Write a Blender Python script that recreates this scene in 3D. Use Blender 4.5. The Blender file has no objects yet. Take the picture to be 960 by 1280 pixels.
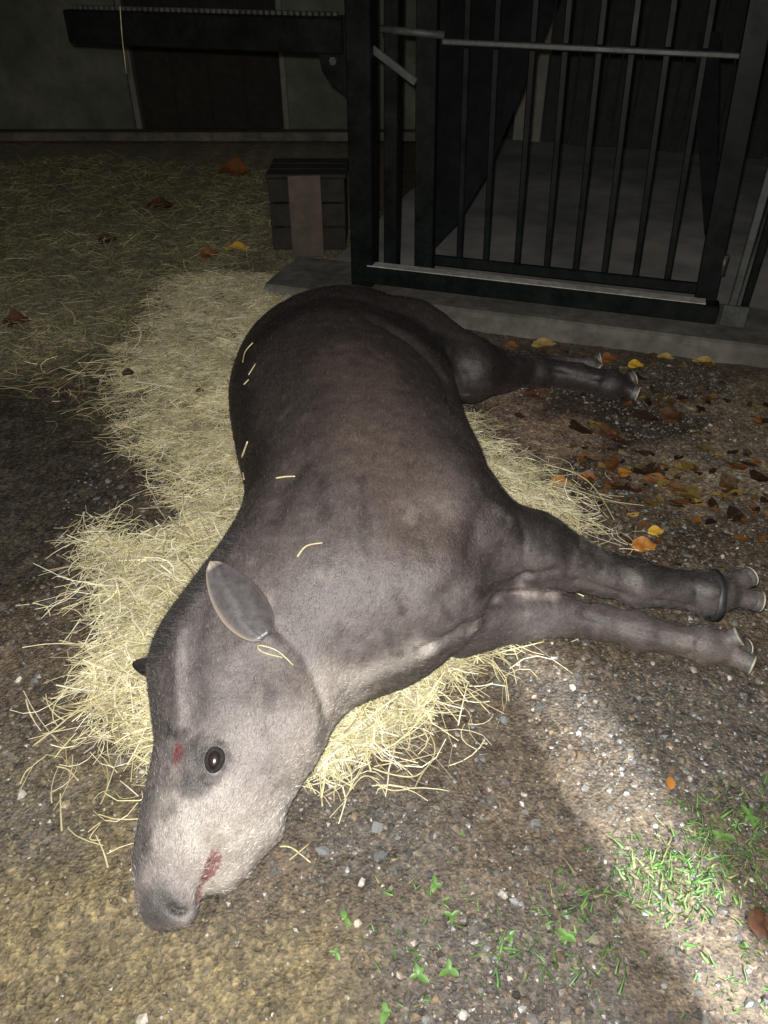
import bpy, math, random
import numpy as np
from mathutils import Vector
from mathutils.bvhtree import BVHTree

rng = np.random.default_rng(7)
random.seed(7)
scene = bpy.context.scene
COL = scene.collection
R = math.radians

# ------------------------------------------------------------------ camera
CAM_H, PITCH, FPX = 1.40, R(37.0), 960.0       # a phone held at chest height, tilted down
cam_d = bpy.data.cameras.new('camera')
cam_d.sensor_fit = 'VERTICAL'
cam_d.sensor_height = 24.0
cam_d.lens = FPX / 1280.0 * 24.0
cam_d.clip_start = 0.02
cam_d.clip_end = 500
cam = bpy.data.objects.new('camera', cam_d)
cam.location = (0, 0, CAM_H)
cam.rotation_euler = (math.pi / 2 - PITCH, 0, 0)
COL.objects.link(cam)
scene.camera = cam

# ------------------------------------------------------------------ world: night sky
world = bpy.data.worlds.new('World')
scene.world = world
world.use_nodes = True
wn = world.node_tree
sky = wn.nodes.new('ShaderNodeTexSky')
sky.sky_type = 'NISHITA'
sky.sun_disc = False
sky.sun_elevation = R(4.0)
sky.sun_rotation = R(200.0)
wn.links.new(sky.outputs[0], wn.nodes['Background'].inputs[0])
wn.nodes['Background'].inputs[1].default_value = 0.012

# faint night light from above, and the phone's own flash beside the lens
sun_d = bpy.data.lights.new('sun', 'SUN')
sun_d.energy = 0.008
sun_d.angle = R(20)
sun_d.color = (1.0, 0.95, 0.88)
sun = bpy.data.objects.new('sun', sun_d)
sun.rotation_euler = (R(40), 0, R(20))
COL.objects.link(sun)

fl_d = bpy.data.lights.new('phone_flash', 'SPOT')
fl_d.energy = 330.0
fl_d.shadow_soft_size = 0.012
fl_d.spot_size = R(122)
fl_d.spot_blend = 0.85
fl_d.color = (1.0, 0.98, 0.945)
fl = bpy.data.objects.new('phone_flash', fl_d)
fl.location = (-0.022, 0.0, CAM_H + 0.035)
fl.rotation_euler = (math.pi / 2 - R(41), 0, R(4))
COL.objects.link(fl)

# added spot with no real source, brightens a long strip of ground
to_d = bpy.data.lights.new('streak_spot', 'SPOT')
to_d.energy = 400.0
to_d.shadow_soft_size = 0.02
to_d.spot_size = R(46)
to_d.spot_blend = 0.8
to_d.color = (0.94, 0.98, 1.0)
to = bpy.data.objects.new('streak_spot', to_d)
STREAK_FROM, STREAK_TO = Vector((0.76, 0.05, 1.1)), Vector((0.525, 0.76, 0.0))
to.location = STREAK_FROM
to.rotation_euler = (STREAK_TO - STREAK_FROM).to_track_quat('-Z', 'Y').to_euler()
to.scale = (0.21, 1.0, 1.0)
COL.objects.link(to)

scene.view_settings.view_transform = 'Standard'
scene.view_settings.look = 'None'
scene.view_settings.gamma = 1.0
scene.view_settings.exposure = 0.0
scene.view_settings.use_curve_mapping = False


# ------------------------------------------------------------------ helpers
def P(px, py, z=0.0):
    """point of the place at height z seen at photo position (px, py)"""
    X = (px - 480) / FPX
    Y = (640 - py) / FPX
    dy = math.cos(PITCH) + Y * math.sin(PITCH)
    dz = -math.sin(PITCH) + Y * math.cos(PITCH)
    t = (z - CAM_H) / dz
    return np.array([X * t, dy * t, z])


def ray(px, py):
    X = (px - 480) / FPX
    Y = (640 - py) / FPX
    d = Vector((X, math.cos(PITCH) + Y * math.sin(PITCH), -math.sin(PITCH) + Y * math.cos(PITCH)))
    return d.normalized()


def vnoise(p, scale, seed=0):
    """cheap smooth value noise on an (N,3) array, -1..1"""
    p = np.asarray(p, float) * scale + seed * 17.31
    i = np.floor(p).astype(np.int64)
    f = p - i
    f = f * f * (3 - 2 * f)

    def h(a, b, c):
        n = a * 374761393 + b * 668265263 + c * 2147483647 + seed * 974711
        n = (n ^ (n >> 13)) * 1274126177
        n = n ^ (n >> 16)
        return (n & 0xffff) / 32767.5 - 1.0
    x, y, z = i[:, 0], i[:, 1], i[:, 2]
    r = 0
    for a in (0, 1):
        wx = f[:, 0] if a else 1 - f[:, 0]
        for b in (0, 1):
            wy = f[:, 1] if b else 1 - f[:, 1]
            for c in (0, 1):
                wz = f[:, 2] if c else 1 - f[:, 2]
                r = r + wx * wy * wz * h(x + a, y + b, z + c)
    return r


def fbm(p, scale, seed=0, oct=4):
    r, a, t = 0, 1.0, 0
    for k in range(oct):
        r = r + a * vnoise(p, scale * 2 ** k, seed + k)
        t += a
        a *= 0.5
    return r / t


def poly_sdf(pts, poly):
    """signed distance (negative inside) of (N,2) to a polygon"""
    pts = np.asarray(pts, float)
    poly = np.asarray(poly, float)
    d = np.full(len(pts), 1e9)
    ins = np.zeros(len(pts), bool)
    n = len(poly)
    for i in range(n):
        a, b = poly[i], poly[(i + 1) % n]
        e = b - a
        w = pts - a
        t = np.clip((w @ e) / max(e @ e, 1e-12), 0, 1)
        q = w - t[:, None] * e
        d = np.minimum(d, (q * q).sum(1))
        c = ((a[1] <= pts[:, 1]) & (b[1] > pts[:, 1])) | ((b[1] <= pts[:, 1]) & (a[1] > pts[:, 1]))
        with np.errstate(divide='ignore', invalid='ignore'):
            xi = a[0] + (pts[:, 1] - a[1]) / (b[1] - a[1]) * e[0]
        ins ^= c & (pts[:, 0] < xi)
    d = np.sqrt(d)
    return np.where(ins, -d, d)


def gpoly(pix, z=0.0):
    return np.array([P(x, y, z)[:2] for x, y in pix])


def sstep(a, b, x):
    t = np.clip((x - a) / (b - a), 0, 1)
    return t * t * (3 - 2 * t)


def mesh_np(name, v, f, attrs=None, smooth=True, mat=None, parent=None, origin=None):
    """one mesh object from numpy arrays; f is (M,3) or (M,4) or a list of such arrays"""
    fs = f if isinstance(f, list) else [f]
    fs = [np.asarray(x) for x in fs if len(x)]
    v = np.asarray(v, np.float32)
    if origin is not None:
        v = v - np.asarray(origin, np.float32)
    me = bpy.data.meshes.new(name)
    me.vertices.add(len(v))
    me.vertices.foreach_set('co', v.ravel())
    nl = sum(x.size for x in fs)
    npoly = sum(len(x) for x in fs)
    me.loops.add(nl)
    me.loops.foreach_set('vertex_index', np.concatenate([x.ravel() for x in fs]).astype(np.int32))
    me.polygons.add(npoly)
    tot = np.concatenate([np.full(len(x), x.shape[1]) for x in fs]).astype(np.int32)
    st = np.concatenate([[0], np.cumsum(tot)[:-1]]).astype(np.int32)
    me.polygons.foreach_set('loop_start', st)
    me.polygons.foreach_set('loop_total', tot)
    me.polygons.foreach_set('use_smooth', np.full(npoly, smooth))
    me.update(calc_edges=True)
    me.validate()
    for k, a in (attrs or {}).items():
        a = np.asarray(a, np.float32)
        if a.ndim == 1:
            at = me.attributes.new(k, 'FLOAT', 'POINT')
            at.data.foreach_set('value', a)
        else:
            at = me.attributes.new(k, 'FLOAT_COLOR', 'POINT')
            if a.shape[1] == 3:
                a = np.concatenate([a, np.ones((len(a), 1), np.float32)], 1)
            at.data.foreach_set('color', a.ravel())
    if mat:
        me.materials.append(mat)
    o = bpy.data.objects.new(name, me)
    COL.objects.link(o)
    if parent is not None:
        o.parent = parent
        if origin is None and parent.location.length > 0:
            # vertices were given in world space
            o.matrix_parent_inverse = parent.matrix_basis.inverted()
    if origin is not None:
        o.location = origin
    return o


def tag(o, label=None, cat=None, group=None, kind=None):
    if label:
        o['label'] = label
    if cat:
        o['category'] = cat
    if group:
        o['group'] = group
    if kind:
        o['kind'] = kind
    return o


def empty(name, loc):
    o = bpy.data.objects.new(name, None)
    o.location = loc
    o.empty_display_size = 0.1
    COL.objects.link(o)
    return o


class MB:
    """collects simple solids"""

    def __init__(s):
        s.v, s.q, s.t, s.n = [], [], [], 0

    def add(s, v, q=(), t=()):
        v = np.asarray(v, float).reshape(-1, 3)
        s.v.append(v)
        if len(q):
            s.q.append(np.asarray(q) + s.n)
        if len(t):
            s.t.append(np.asarray(t) + s.n)
        s.n += len(v)

    def box(s, c, sx, sy, sz, ax=None, bev=0.0):
        """box centre c, sizes along axes ax (3x3 rows) with chamfered long edges"""
        ax = np.eye(3) if ax is None else np.asarray(ax, float)
        h = np.array([sx, sy, sz]) / 2
        b = min(bev, h.min() * 0.45)
        # 24-vertex chamfered box: three quads families
        if b <= 0:
            pts = np.array([[x, y, z] for x in (-1, 1) for y in (-1, 1) for z in (-1, 1)]) * h
            q = [[0, 1, 3, 2], [4, 6, 7, 5], [0, 4, 5, 1], [2, 3, 7, 6], [0, 2, 6, 4], [1, 5, 7, 3]]
            s.add(pts @ ax + c, q)
            return
        pts, idx = [], {}
        for sxn in (-1, 1):
            for syn in (-1, 1):
                for szn in (-1, 1):
                    for k in range(3):
                        d = h - b
                        d = d.copy()
                        d[k] = h[k]
                        idx[(sxn, syn, szn, k)] = len(pts)
                        pts.append(np.array([sxn, syn, szn]) * d)
        q, t = [], []
        for k in range(3):
            a1, a2 = [(1, 2), (2, 0), (0, 1)][k]
            for sg in (-1, 1):
                ring = []
                for u, w in ((-1, -1), (1, -1), (1, 1), (-1, 1)):
                    key = [0, 0, 0]
                    key[k] = sg
                    key[a1] = u
                    key[a2] = w
                    ring.append(idx[(*key, k)])
                q.append(ring if sg > 0 else ring[::-1])
        for k in range(3):       # edges parallel to axis k
            a1, a2 = [(1, 2), (2, 0), (0, 1)][k]
            for u in (-1, 1):
                for w in (-1, 1):
                    def key(sk):
                        z = [0, 0, 0]
                        z[k] = sk
                        z[a1] = u
                        z[a2] = w
                        return tuple(z)
                    r = [idx[(*key(-1), a1)], idx[(*key(1), a1)], idx[(*key(1), a2)], idx[(*key(-1), a2)]]
                    q.append(r if u * w < 0 else r[::-1])
        for sxn in (-1, 1):
            for syn in (-1, 1):
                for szn in (-1, 1):
                    r = [idx[(sxn, syn, szn, k)] for k in range(3)]
                    t.append(r if sxn * syn * szn > 0 else r[::-1])
        s.add(np.array(pts) @ ax + c, q, t)

    def beam(s, a, b, w, d, up=(0, 0, 1), bev=0.002):
        """box from a to b, w across (sideways), d along the up-ish direction"""
        a, b = np.asarray(a, float), np.asarray(b, float)
        e = b - a
        L = np.linalg.norm(e)
        e = e / L
        up = np.asarray(up, float)
        sd = np.cross(e, up)
        sd /= np.linalg.norm(sd)
        u = np.cross(sd, e)
        s.box((a + b) / 2, L, w, d, np.array([e, sd, u]), bev)

    def tube(s, pts, rad, n=8, cap=True):
        pts = np.asarray(pts, float)
        rad = np.broadcast_to(np.asarray(rad, float), (len(pts),))
        tan = np.gradient(pts, axis=0)
        tan /= np.linalg.norm(tan, axis=1)[:, None] + 1e-12
        ref = np.array([0, 0, 1.0]) if abs(tan[0, 2]) < 0.9 else np.array([1.0, 0, 0])
        vs = []
        for i in range(len(pts)):
            u = np.cross(tan[i], ref)
            u /= np.linalg.norm(u)
            w = np.cross(tan[i], u)
            ref = np.cross(u, tan[i]) if False else ref
            for k in range(n):
                a = 2 * math.pi * k / n
                vs.append(pts[i] + rad[i] * (math.cos(a) * u + math.sin(a) * w))
        q, t = [], []
        for i in range(len(pts) - 1):
            for k in range(n):
                k2 = (k + 1) % n
                q.append([i * n + k, i * n + k2, (i + 1) * n + k2, (i + 1) * n + k])
        if cap:
            c0 = len(vs)
            vs += [pts[0], pts[-1]]
            m = (len(pts) - 1) * n
            for k in range(n):
                k2 = (k + 1) % n
                t.append([c0, k2, k])
                t.append([c0 + 1, m + k, m + k2])
        s.add(vs, q, t)

    def prism(s, outline, off):
        """closed outline (N,3) extruded by vector off"""
        o = np.asarray(outline, float)
        n = len(o)
        v = np.concatenate([o, o + np.asarray(off, float), [o.mean(0)], [o.mean(0) + off]])
        q = [[k, (k + 1) % n, n + (k + 1) % n, n + k] for k in range(n)]
        t = [[2 * n, (k + 1) % n, k] for k in range(n)] + [[2 * n + 1, n + k, n + (k + 1) % n] for k in range(n)]
        s.add(v, q, t)

    def build(s, name, mat, parent=None, smooth=False, origin=None):
        v = np.concatenate(s.v)
        fs = []
        if s.q:
            fs.append(np.concatenate(s.q))
        if s.t:
            fs.append(np.concatenate(s.t))
        return mesh_np(name, v, fs, smooth=smooth, mat=mat, parent=parent, origin=origin)


# ------------------------------------------------------------------ materials
def new_mat(name):
    m = bpy.data.materials.new(name)
    m.use_nodes = True
    nt = m.node_tree
    return m, nt, nt.nodes['Principled BSDF'], nt.nodes, nt.links


def N(nt, typ, **kw):
    n = nt.nodes.new(typ)
    for k, v in kw.items():
        setattr(n, k, v)
    return n


def noise(nt, scale, detail=4, rough=0.6, vec=None, dist=0.0):
    n = N(nt, 'ShaderNodeTexNoise')
    n.inputs['Scale'].default_value = scale
    n.inputs['Detail'].default_value = detail
    n.inputs['Roughness'].default_value = rough
    n.inputs['Distortion'].default_value = dist
    if vec is not None:
        nt.links.new(vec, n.inputs['Vector'])
    return n


def ramp(nt, fac, stops):
    r = N(nt, 'ShaderNodeValToRGB')
    el = r.color_ramp.elements
    while len(el) < len(stops):
        el.new(0.5)
    for e, (p, c) in zip(el, stops):
        e.position = p
        e.color = (*c, 1) if len(c) == 3 else c
    nt.links.new(fac, r.inputs[0])
    return r


def mixc(nt, fac, a, b, mode='MIX'):
    m = N(nt, 'ShaderNodeMix', data_type='RGBA', blend_type=mode)
    for sock, v in ((m.inputs[0], fac), (m.inputs[6], a), (m.inputs[7], b)):
        if isinstance(v, bpy.types.NodeSocket):
            nt.links.new(v, sock)
        elif isinstance(v, (int, float)):
            sock.default_value = v
        else:
            sock.default_value = (*v, 1)
    return m.outputs[2]


def math_n(nt, op, a, b=None):
    m = N(nt, 'ShaderNodeMath', operation=op)
    for i, v in enumerate((a, b)):
        if v is None:
            continue
        if isinstance(v, bpy.types.NodeSocket):
            nt.links.new(v, m.inputs[i])
        else:
            m.inputs[i].default_value = v
    return m.outputs[0]


def bump(nt, h, strength, dist, prev=None):
    b = N(nt, 'ShaderNodeBump')
    b.inputs['Strength'].default_value = strength
    b.inputs['Distance'].default_value = dist
    nt.links.new(h, b.inputs['Height'])
    if prev is not None:
        nt.links.new(prev, b.inputs['Normal'])
    return b.outputs[0]


def objvec(nt, scale=None):
    tc = N(nt, 'ShaderNodeTexCoord')
    if scale is None:
        return tc.outputs['Object']
    mp = N(nt, 'ShaderNodeMapping')
    mp.inputs['Scale'].default_value = scale
    nt.links.new(tc.outputs['Object'], mp.inputs[0])
    return mp.outputs[0]


def geo_pos(nt):
    return N(nt, 'ShaderNodeNewGeometry').outputs['Position']


def simple(name, c1, c2, scale=30, rough=0.6, bstr=0.3, bdist=0.002, spec=0.5, metal=0.0, r2=None):
    m, nt, b, nd, lk = new_mat(name)
    v = objvec(nt)
    n = noise(nt, scale, 6, 0.65, v)
    n2 = noise(nt, scale * 0.23, 3, 0.6, v)
    mx = math_n(nt, 'MULTIPLY', n.outputs[0], n2.outputs[0])
    r = ramp(nt, mx, [(0.12, c1), (0.42, c2)])
    lk.new(r.outputs[0], b.inputs['Base Color'])
    rr = ramp(nt, n2.outputs[0], [(0.3, (rough,) * 3), (0.7, ((r2 if r2 is not None else min(1, rough + 0.2)),) * 3)])
    lk.new(rr.outputs[0], b.inputs['Roughness'])
    b.inputs['Specular IOR Level'].default_value = spec
    b.inputs['Metallic'].default_value = metal
    lk.new(bump(nt, n.outputs[0], bstr, bdist), b.inputs['Normal'])
    return m


def attr_mat(name, attr, rough=0.6, spec=0.4, nscale=60, var=0.35, trans=0.0, bstr=0.0, bdist=0.001):
    m, nt, b, nd, lk = new_mat(name)
    a = N(nt, 'ShaderNodeAttribute', attribute_name=attr)
    n = noise(nt, nscale, 4, 0.6, geo_pos(nt))
    r = ramp(nt, n.outputs[0], [(0.3, (1 - var,) * 3), (0.7, (1 + var * 0.6,) * 3)])
    c = mixc(nt, 1.0, a.outputs['Color'], r.outputs[0], 'MULTIPLY')
    lk.new(c, b.inputs['Base Color'])
    b.inputs['Roughness'].default_value = rough
    b.inputs['Specular IOR Level'].default_value = spec
    if bstr:
        lk.new(bump(nt, n.outputs[0], bstr, bdist), b.inputs['Normal'])
    return m


M = {}
M['black_steel'] = simple('black_steel', (0.0025, 0.0035, 0.0032), (0.008, 0.010, 0.009), 40, 0.34, 0.10, 0.0008, 0.10)
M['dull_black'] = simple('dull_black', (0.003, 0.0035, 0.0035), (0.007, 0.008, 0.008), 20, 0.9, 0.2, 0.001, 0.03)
M['worn_steel'] = simple('worn_steel', (0.018, 0.020, 0.018), (0.055, 0.056, 0.049), 55, 0.45, 0.3, 0.0015, 0.5)
M['lit_steel'] = simple('lit_steel', (0.16, 0.155, 0.135), (0.42, 0.40, 0.35), 35, 0.7, 0.3, 0.0015, 0.3)  # paler gate steel, flash brightness put into the colour
M['concrete'] = simple('concrete', (0.045, 0.041, 0.034), (0.15, 0.138, 0.115), 14, 0.75, 0.6, 0.006, 0.3)
M['pen_floor'] = simple('pen_floor', (0.10, 0.097, 0.088), (0.30, 0.287, 0.26), 3.5, 0.55, 0.4, 0.004, 0.4)
M['wall_paint'] = simple('wall_paint', (0.05, 0.058, 0.042), (0.14, 0.15, 0.115), 5, 0.8, 0.4, 0.004, 0.3)
M['dark_board'] = simple('dark_board', (0.010, 0.012, 0.011), (0.030, 0.034, 0.028), 14, 0.7, 0.4, 0.003, 0.3)
M['grey_board'] = simple('grey_board', (0.10, 0.10, 0.085), (0.2, 0.19, 0.16), 14, 0.7, 0.4, 0.003, 0.3)
M['wood_pale'] = simple('wood_pale', (0.035, 0.027, 0.020), (0.105, 0.075, 0.056), 10, 0.7, 0.4, 0.003, 0.3)
M['dark_wood'] = simple('dark_wood', (0.010, 0.009, 0.007), (0.028, 0.025, 0.019), 18, 0.8, 0.5, 0.004, 0.3)
M['stick'] = simple('stick', (0.22, 0.24, 0.18), (0.5, 0.52, 0.42), 60, 0.6, 0.3, 0.001, 0.4)
M['strap'] = simple('strap', (0.010, 0.010, 0.010), (0.03, 0.03, 0.028), 120, 0.45, 0.3, 0.0008, 0.5)
M['hoof'] = simple('hoof', (0.04, 0.036, 0.033), (0.11, 0.10, 0.092), 50, 0.45, 0.3, 0.001, 0.5)
M['hoof_rim'] = simple('hoof_rim', (0.16, 0.135, 0.10), (0.48, 0.42, 0.32), 45, 0.5, 0.2, 0.0006, 0.5)

# ------------------------------------------------------------------ ground regions (in the ground plane)
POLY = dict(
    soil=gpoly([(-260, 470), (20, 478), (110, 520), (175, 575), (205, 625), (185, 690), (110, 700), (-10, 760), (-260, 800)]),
    moss=gpoly([(-200, 930), (60, 930), (160, 1000), (190, 1130), (300, 1150), (420, 1120), (470, 1280), (500, 1500), (-300, 1500)]),
    silt=gpoly([(600, 500), (650, 478), (735, 500), (745, 548), (690, 575), (640, 552)]),
    silt2=gpoly([(800, 520), (960, 470), (1040, 540), (1010, 620), (880, 640), (790, 590)]),
    grav1=gpoly([(370, 985), (450, 975), (560, 1000), (560, 1060), (470, 1110), (385, 1090)]),
    grav2=gpoly([(640, 840), (800, 830), (1000, 850), (1050, 990), (860, 1000), (760, 950)]),
    grav3=gpoly([(480, 1160), (640, 1110), (760, 1150), (800, 1330), (480, 1360)]),
    grav4=gpoly([(-60, 900), (50, 920), (110, 1010), (90, 1070), (-60, 1100)]),
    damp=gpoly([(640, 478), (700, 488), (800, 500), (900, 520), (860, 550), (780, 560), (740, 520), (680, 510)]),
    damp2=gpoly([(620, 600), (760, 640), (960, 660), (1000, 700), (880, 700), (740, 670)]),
    far=gpoly([(-900, 100), (480, 180), (440, 345), (330, 345), (190, 350), (140, 430), (0, 470), (-700, 500)]),
)
STRAW = [
    gpoly([(335, 338), (250, 330), (195, 350), (188, 395), (150, 428), (135, 470), (165, 545), (205, 600), (222, 640),
           (170, 670), (105, 655), (110, 720), (125, 790), (110, 850), (112, 885), (165, 925), (192, 965), (260, 960),
           (330, 960), (395, 965), (450, 945), (505, 915), (545, 868), (585, 822), (640, 800), (700, 660), (745, 648),
           (690, 592), (640, 555), (600, 515), (560, 500), (500, 420), (430, 380)], 0.03),
]


def straw_d(xy):
    return poly_sdf(xy, STRAW[0])


def mound(xy):
    p3 = np.concatenate([xy, np.zeros((len(xy), 1))], 1)
    d = straw_d(xy) + 0.055 * fbm(p3, 8, 31, 3) + 0.11 * sstep(1.6, 2.4, xy[:, 1])
    return (0.032 + 0.022 * fbm(p3, 7, 5, 3) + 0.012 * fbm(p3, 19, 6, 2)) * sstep(0.01, -0.10, d)


def ground_z(xy):
    p3 = np.concatenate([xy, np.zeros((len(xy), 1))], 1)
    near = np.exp(-((xy[:, 0] / 3.0) ** 2 + ((xy[:, 1] - 1.5) / 3.0) ** 2))
    return (0.022 * fbm(p3, 1.7, 3, 3) + 0.010 * fbm(p3, 9, 9, 3) + 0.006 * fbm(p3, 38, 12, 2)) * near - 0.012


def axis(lo, hi, step, far_lo, far_hi):
    a = list(np.arange(lo, hi + 1e-6, step))
    s, x, r = step, hi, []
    while x < far_hi:
        s *= 1.25
        x += s
        r.append(x)
    s, x, l = step, lo, []
    while x > far_lo:
        s *= 1.25
        x -= s
        l.append(x)
    return np.array(l[::-1] + a + r)


def build_ground():
    xs = axis(-1.4, 1.5, 0.011, -120, 120)
    ys = axis(0.15, 2.9, 0.011, -60, 160)
    X, Y = np.meshgrid(xs, ys, indexing='ij')
    xy = np.stack([X.ravel(), Y.ravel()], 1)
    z = ground_z(xy)
    p3 = np.concatenate([xy, np.zeros((len(xy), 1))], 1)
    n1 = fbm(p3, 6, 21, 4)
    n2 = fbm(p3, 14, 25, 4)
    col = np.tile(np.array([0.072, 0.057, 0.042]), (len(xy), 1))
    col *= (1 + 0.4 * n2)[:, None]

    def paint(key, c, soft=0.08, amt=1.0, warp=0.10):
        nonlocal col
        d = poly_sdf(xy, POLY[key]) + warp * n1
        w = (sstep(soft, -soft, d) * amt)[:, None]
        col = col * (1 - w) + np.array(c) * w * (1 + 0.35 * n2)[:, None]
        return w[:, 0]
    paint('far', (0.25, 0.225, 0.16), 0.2, 0.92)
    paint('moss', (0.112, 0.092, 0.050), 0.10, 0.9)
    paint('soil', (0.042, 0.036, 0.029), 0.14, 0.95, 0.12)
    paint('silt', (0.20, 0.145, 0.11), 0.05, 0.85, 0.05)
    paint('silt2', (0.17, 0.14, 0.10), 0.07, 0.7)
    paint('damp', (0.028, 0.022, 0.018), 0.06, 0.85, 0.12)  # darker ground colour round the hind legs
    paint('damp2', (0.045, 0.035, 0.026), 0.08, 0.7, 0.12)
    for k in ('grav1', 'grav2', 'grav3', 'grav4'):
        paint(k, (0.066, 0.060, 0.053), 0.07, 0.85)
    i = np.arange(len(xs) - 1)[:, None] * len(ys) + np.arange(len(ys) - 1)[None, :]
    i = i.ravel()
    q = np.stack([i, i + len(ys), i + len(ys) + 1, i + 1], 1)
    m, nt, b, nd, lk = new_mat('wet_ground')
    a = N(nt, 'ShaderNodeAttribute', attribute_name='soil_colour')
    pos = geo_pos(nt)
    g1 = noise(nt, 70, 6, 0.7, pos)
    g2 = noise(nt, 230, 4, 0.7, pos)
    vor = N(nt, 'ShaderNodeTexVoronoi')
    vor.inputs['Scale'].default_value = 130
    lk.new(pos, vor.inputs['Vector'])
    r1 = ramp(nt, g1.outputs[0], [(0.28, (0.35, 0.33, 0.32)), (0.5, (1, 1, 1)), (0.72, (2.0, 1.95, 1.85))])
    c = mixc(nt, 1.0, a.outputs['Color'], r1.outputs[0], 'MULTIPLY')
    g4 = noise(nt, 15, 6, 0.72, pos, 0.4)
    r5 = ramp(nt, g4.outputs[0], [(0.30, (0.42, 0.40, 0.40)), (0.48, (0.95, 0.92, 0.88)), (0.62, (1.25, 1.2, 1.05)), (0.75, (1.7, 1.6, 1.45))])
    c = mixc(nt, 0.85, c, r5.outputs[0], 'MULTIPLY')
    r2 = ramp(nt, vor.outputs['Color'], [(0.0, (0.4, 0.4, 0.4)), (1.0, (1.8, 1.75, 1.7))])
    c = mixc(nt, 0.8, c, r2.outputs[0], 'MULTIPLY')
    lk.new(c, b.inputs['Base Color'])
    rr = ramp(nt, g1.outputs[0], [(0.3, (0.24,) * 3), (0.65, (0.62,) * 3)])
    lk.new(rr.outputs[0], b.inputs['Roughness'])
    b.inputs['Specular IOR Level'].default_value = 0.5
    bn = bump(nt, g2.outputs[0], 0.8, 0.004)
    bn = bump(nt, vor.outputs['Distance'], 0.6, 0.004, bn)
    lk.new(bn, b.inputs['Normal'])
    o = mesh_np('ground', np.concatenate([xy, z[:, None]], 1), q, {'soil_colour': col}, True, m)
    tag(o, kind='structure')
    return o


build_ground()

# ------------------------------------------------------------------ gate line and threshold
ZS = 0.075                                   # top of the concrete threshold
GA, GB = P(452, 350, ZS), P(893, 402, ZS)    # foot of the gate, left and right
gdir = GB - GA
gdir /= np.linalg.norm(gdir)
gnor = np.array([gdir[1], -gdir[0], 0])      # towards the camera
if gnor[1] > 0:
    gnor = -gnor


def G(px, py, off=0.0):
    """point on the gate's plane (moved off metres towards the viewer)"""
    d = np.array(ray(px, py))
    o = np.array([0, 0, CAM_H])
    q = GA + gnor * off
    t = ((q - o) @ gnor) / (d @ gnor)
    return o + d * t


def gs(s, z, off=0.0):
    p = GA + gdir * s + gnor * off
    return np.array([p[0], p[1], z])


def gpar(px, py):
    p = G(px, py)
    return (p - GA) @ gdir, p[2]


def rough_slab(name, outline_s, z1, mat, kind='structure'):
    """long concrete strip along the gate line with an uneven worn arris"""
    s0, s1, o0, o1 = outline_s
    ns = 120
    s = np.linspace(s0, s1, ns)
    prof = [(o1, -0.10), (o1 + 0.004, z1 - 0.03), (o1 - 0.004, z1 - 0.010), (o1 - 0.016, z1 - 0.001), (o1 - 0.05, z1), ((o0 + o1) / 2, z1 + 0.002), (o0, z1), (o0, -0.10)]
    v = []
    for a in s:
        for k, (o, z) in enumerate(prof):
            j = 0.010 * float(vnoise(np.array([[a * 9, o * 9, z * 9]]), 1, 4)[0]) if 0 < k < 6 else 0
            v.append(gs(a, z + 0.35 * j, o + j))
    n = len(prof)
    i = (np.arange(ns - 1)[:, None] * n + np.arange(n - 1)[None, :]).ravel()
    q = np.stack([i, i + 1, i + n + 1, i + n], 1)
    ob = mesh_np(name, np.array(v), q, smooth=False, mat=mat)
    tag(ob, kind=kind)
    return ob


rough_slab('threshold', (-0.42, 2.6, -0.22, 0.20), ZS, M['concrete'])


def build_pen_floor():
    s = np.linspace(-0.25, 4.0, 60)
    o = np.linspace(-0.22, -4.6, 60)
    S, O = np.meshgrid(s, o, indexing='ij')
    p = GA[None, :2] + S.ravel()[:, None] * gdir[None, :2] + O.ravel()[:, None] * gnor[None, :2]
    p3 = np.concatenate([p, np.zeros((len(p), 1))], 1)
    z = 0.055 + 0.006 * fbm(p3, 3, 2, 3)
    i = (np.arange(59)[:, None] * 60 + np.arange(59)[None, :]).ravel()
    q = np.stack([i, i + 1, i + 61, i + 60], 1)
    ob = mesh_np('pen_floor', np.concatenate([p, z[:, None]], 1), q, smooth=True, mat=M['pen_floor'])
    tag(ob, kind='structure')


build_pen_floor()


def rod(name, mat, parent, s, z0, z1, w, d, off=0.0, lean=0.0, bev=0.003):
    mb = MB()
    a, b = gs(s, z0, off), gs(s + lean, z1, off)
    mb.beam(a, b, w, d, up=gnor, bev=bev)
    return mb.build(name, mat, parent)


# the gate: stiles, rails, bars
gate = empty('metal_gate', gs(0.65, ZS))
tag(gate, 'black steel bar gate on the concrete threshold behind the tapir', 'gate')
GTOP = 1.75
sL = gpar(531, 330)[0]
sR = gpar(880, 385)[0]
zb0 = gpar(700, 378)[1]
GW = sR - sL
for s_, w_ in ((sL, 0.085), (sR, 0.085)):
    rod('stile', M['black_steel'], gate, s_, ZS + 0.012, GTOP, w_, 0.05, lean=-0.01 - 0.06 * s_)


def grail(name, mat, s0, s1, z, d, h, off=0.0, z2=None):
    mb = MB()
    mb.beam(gs(s0, z, off), gs(s1, z if z2 is None else z2, off), d, h, bev=0.004)
    return mb.build(name, mat, gate)


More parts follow.
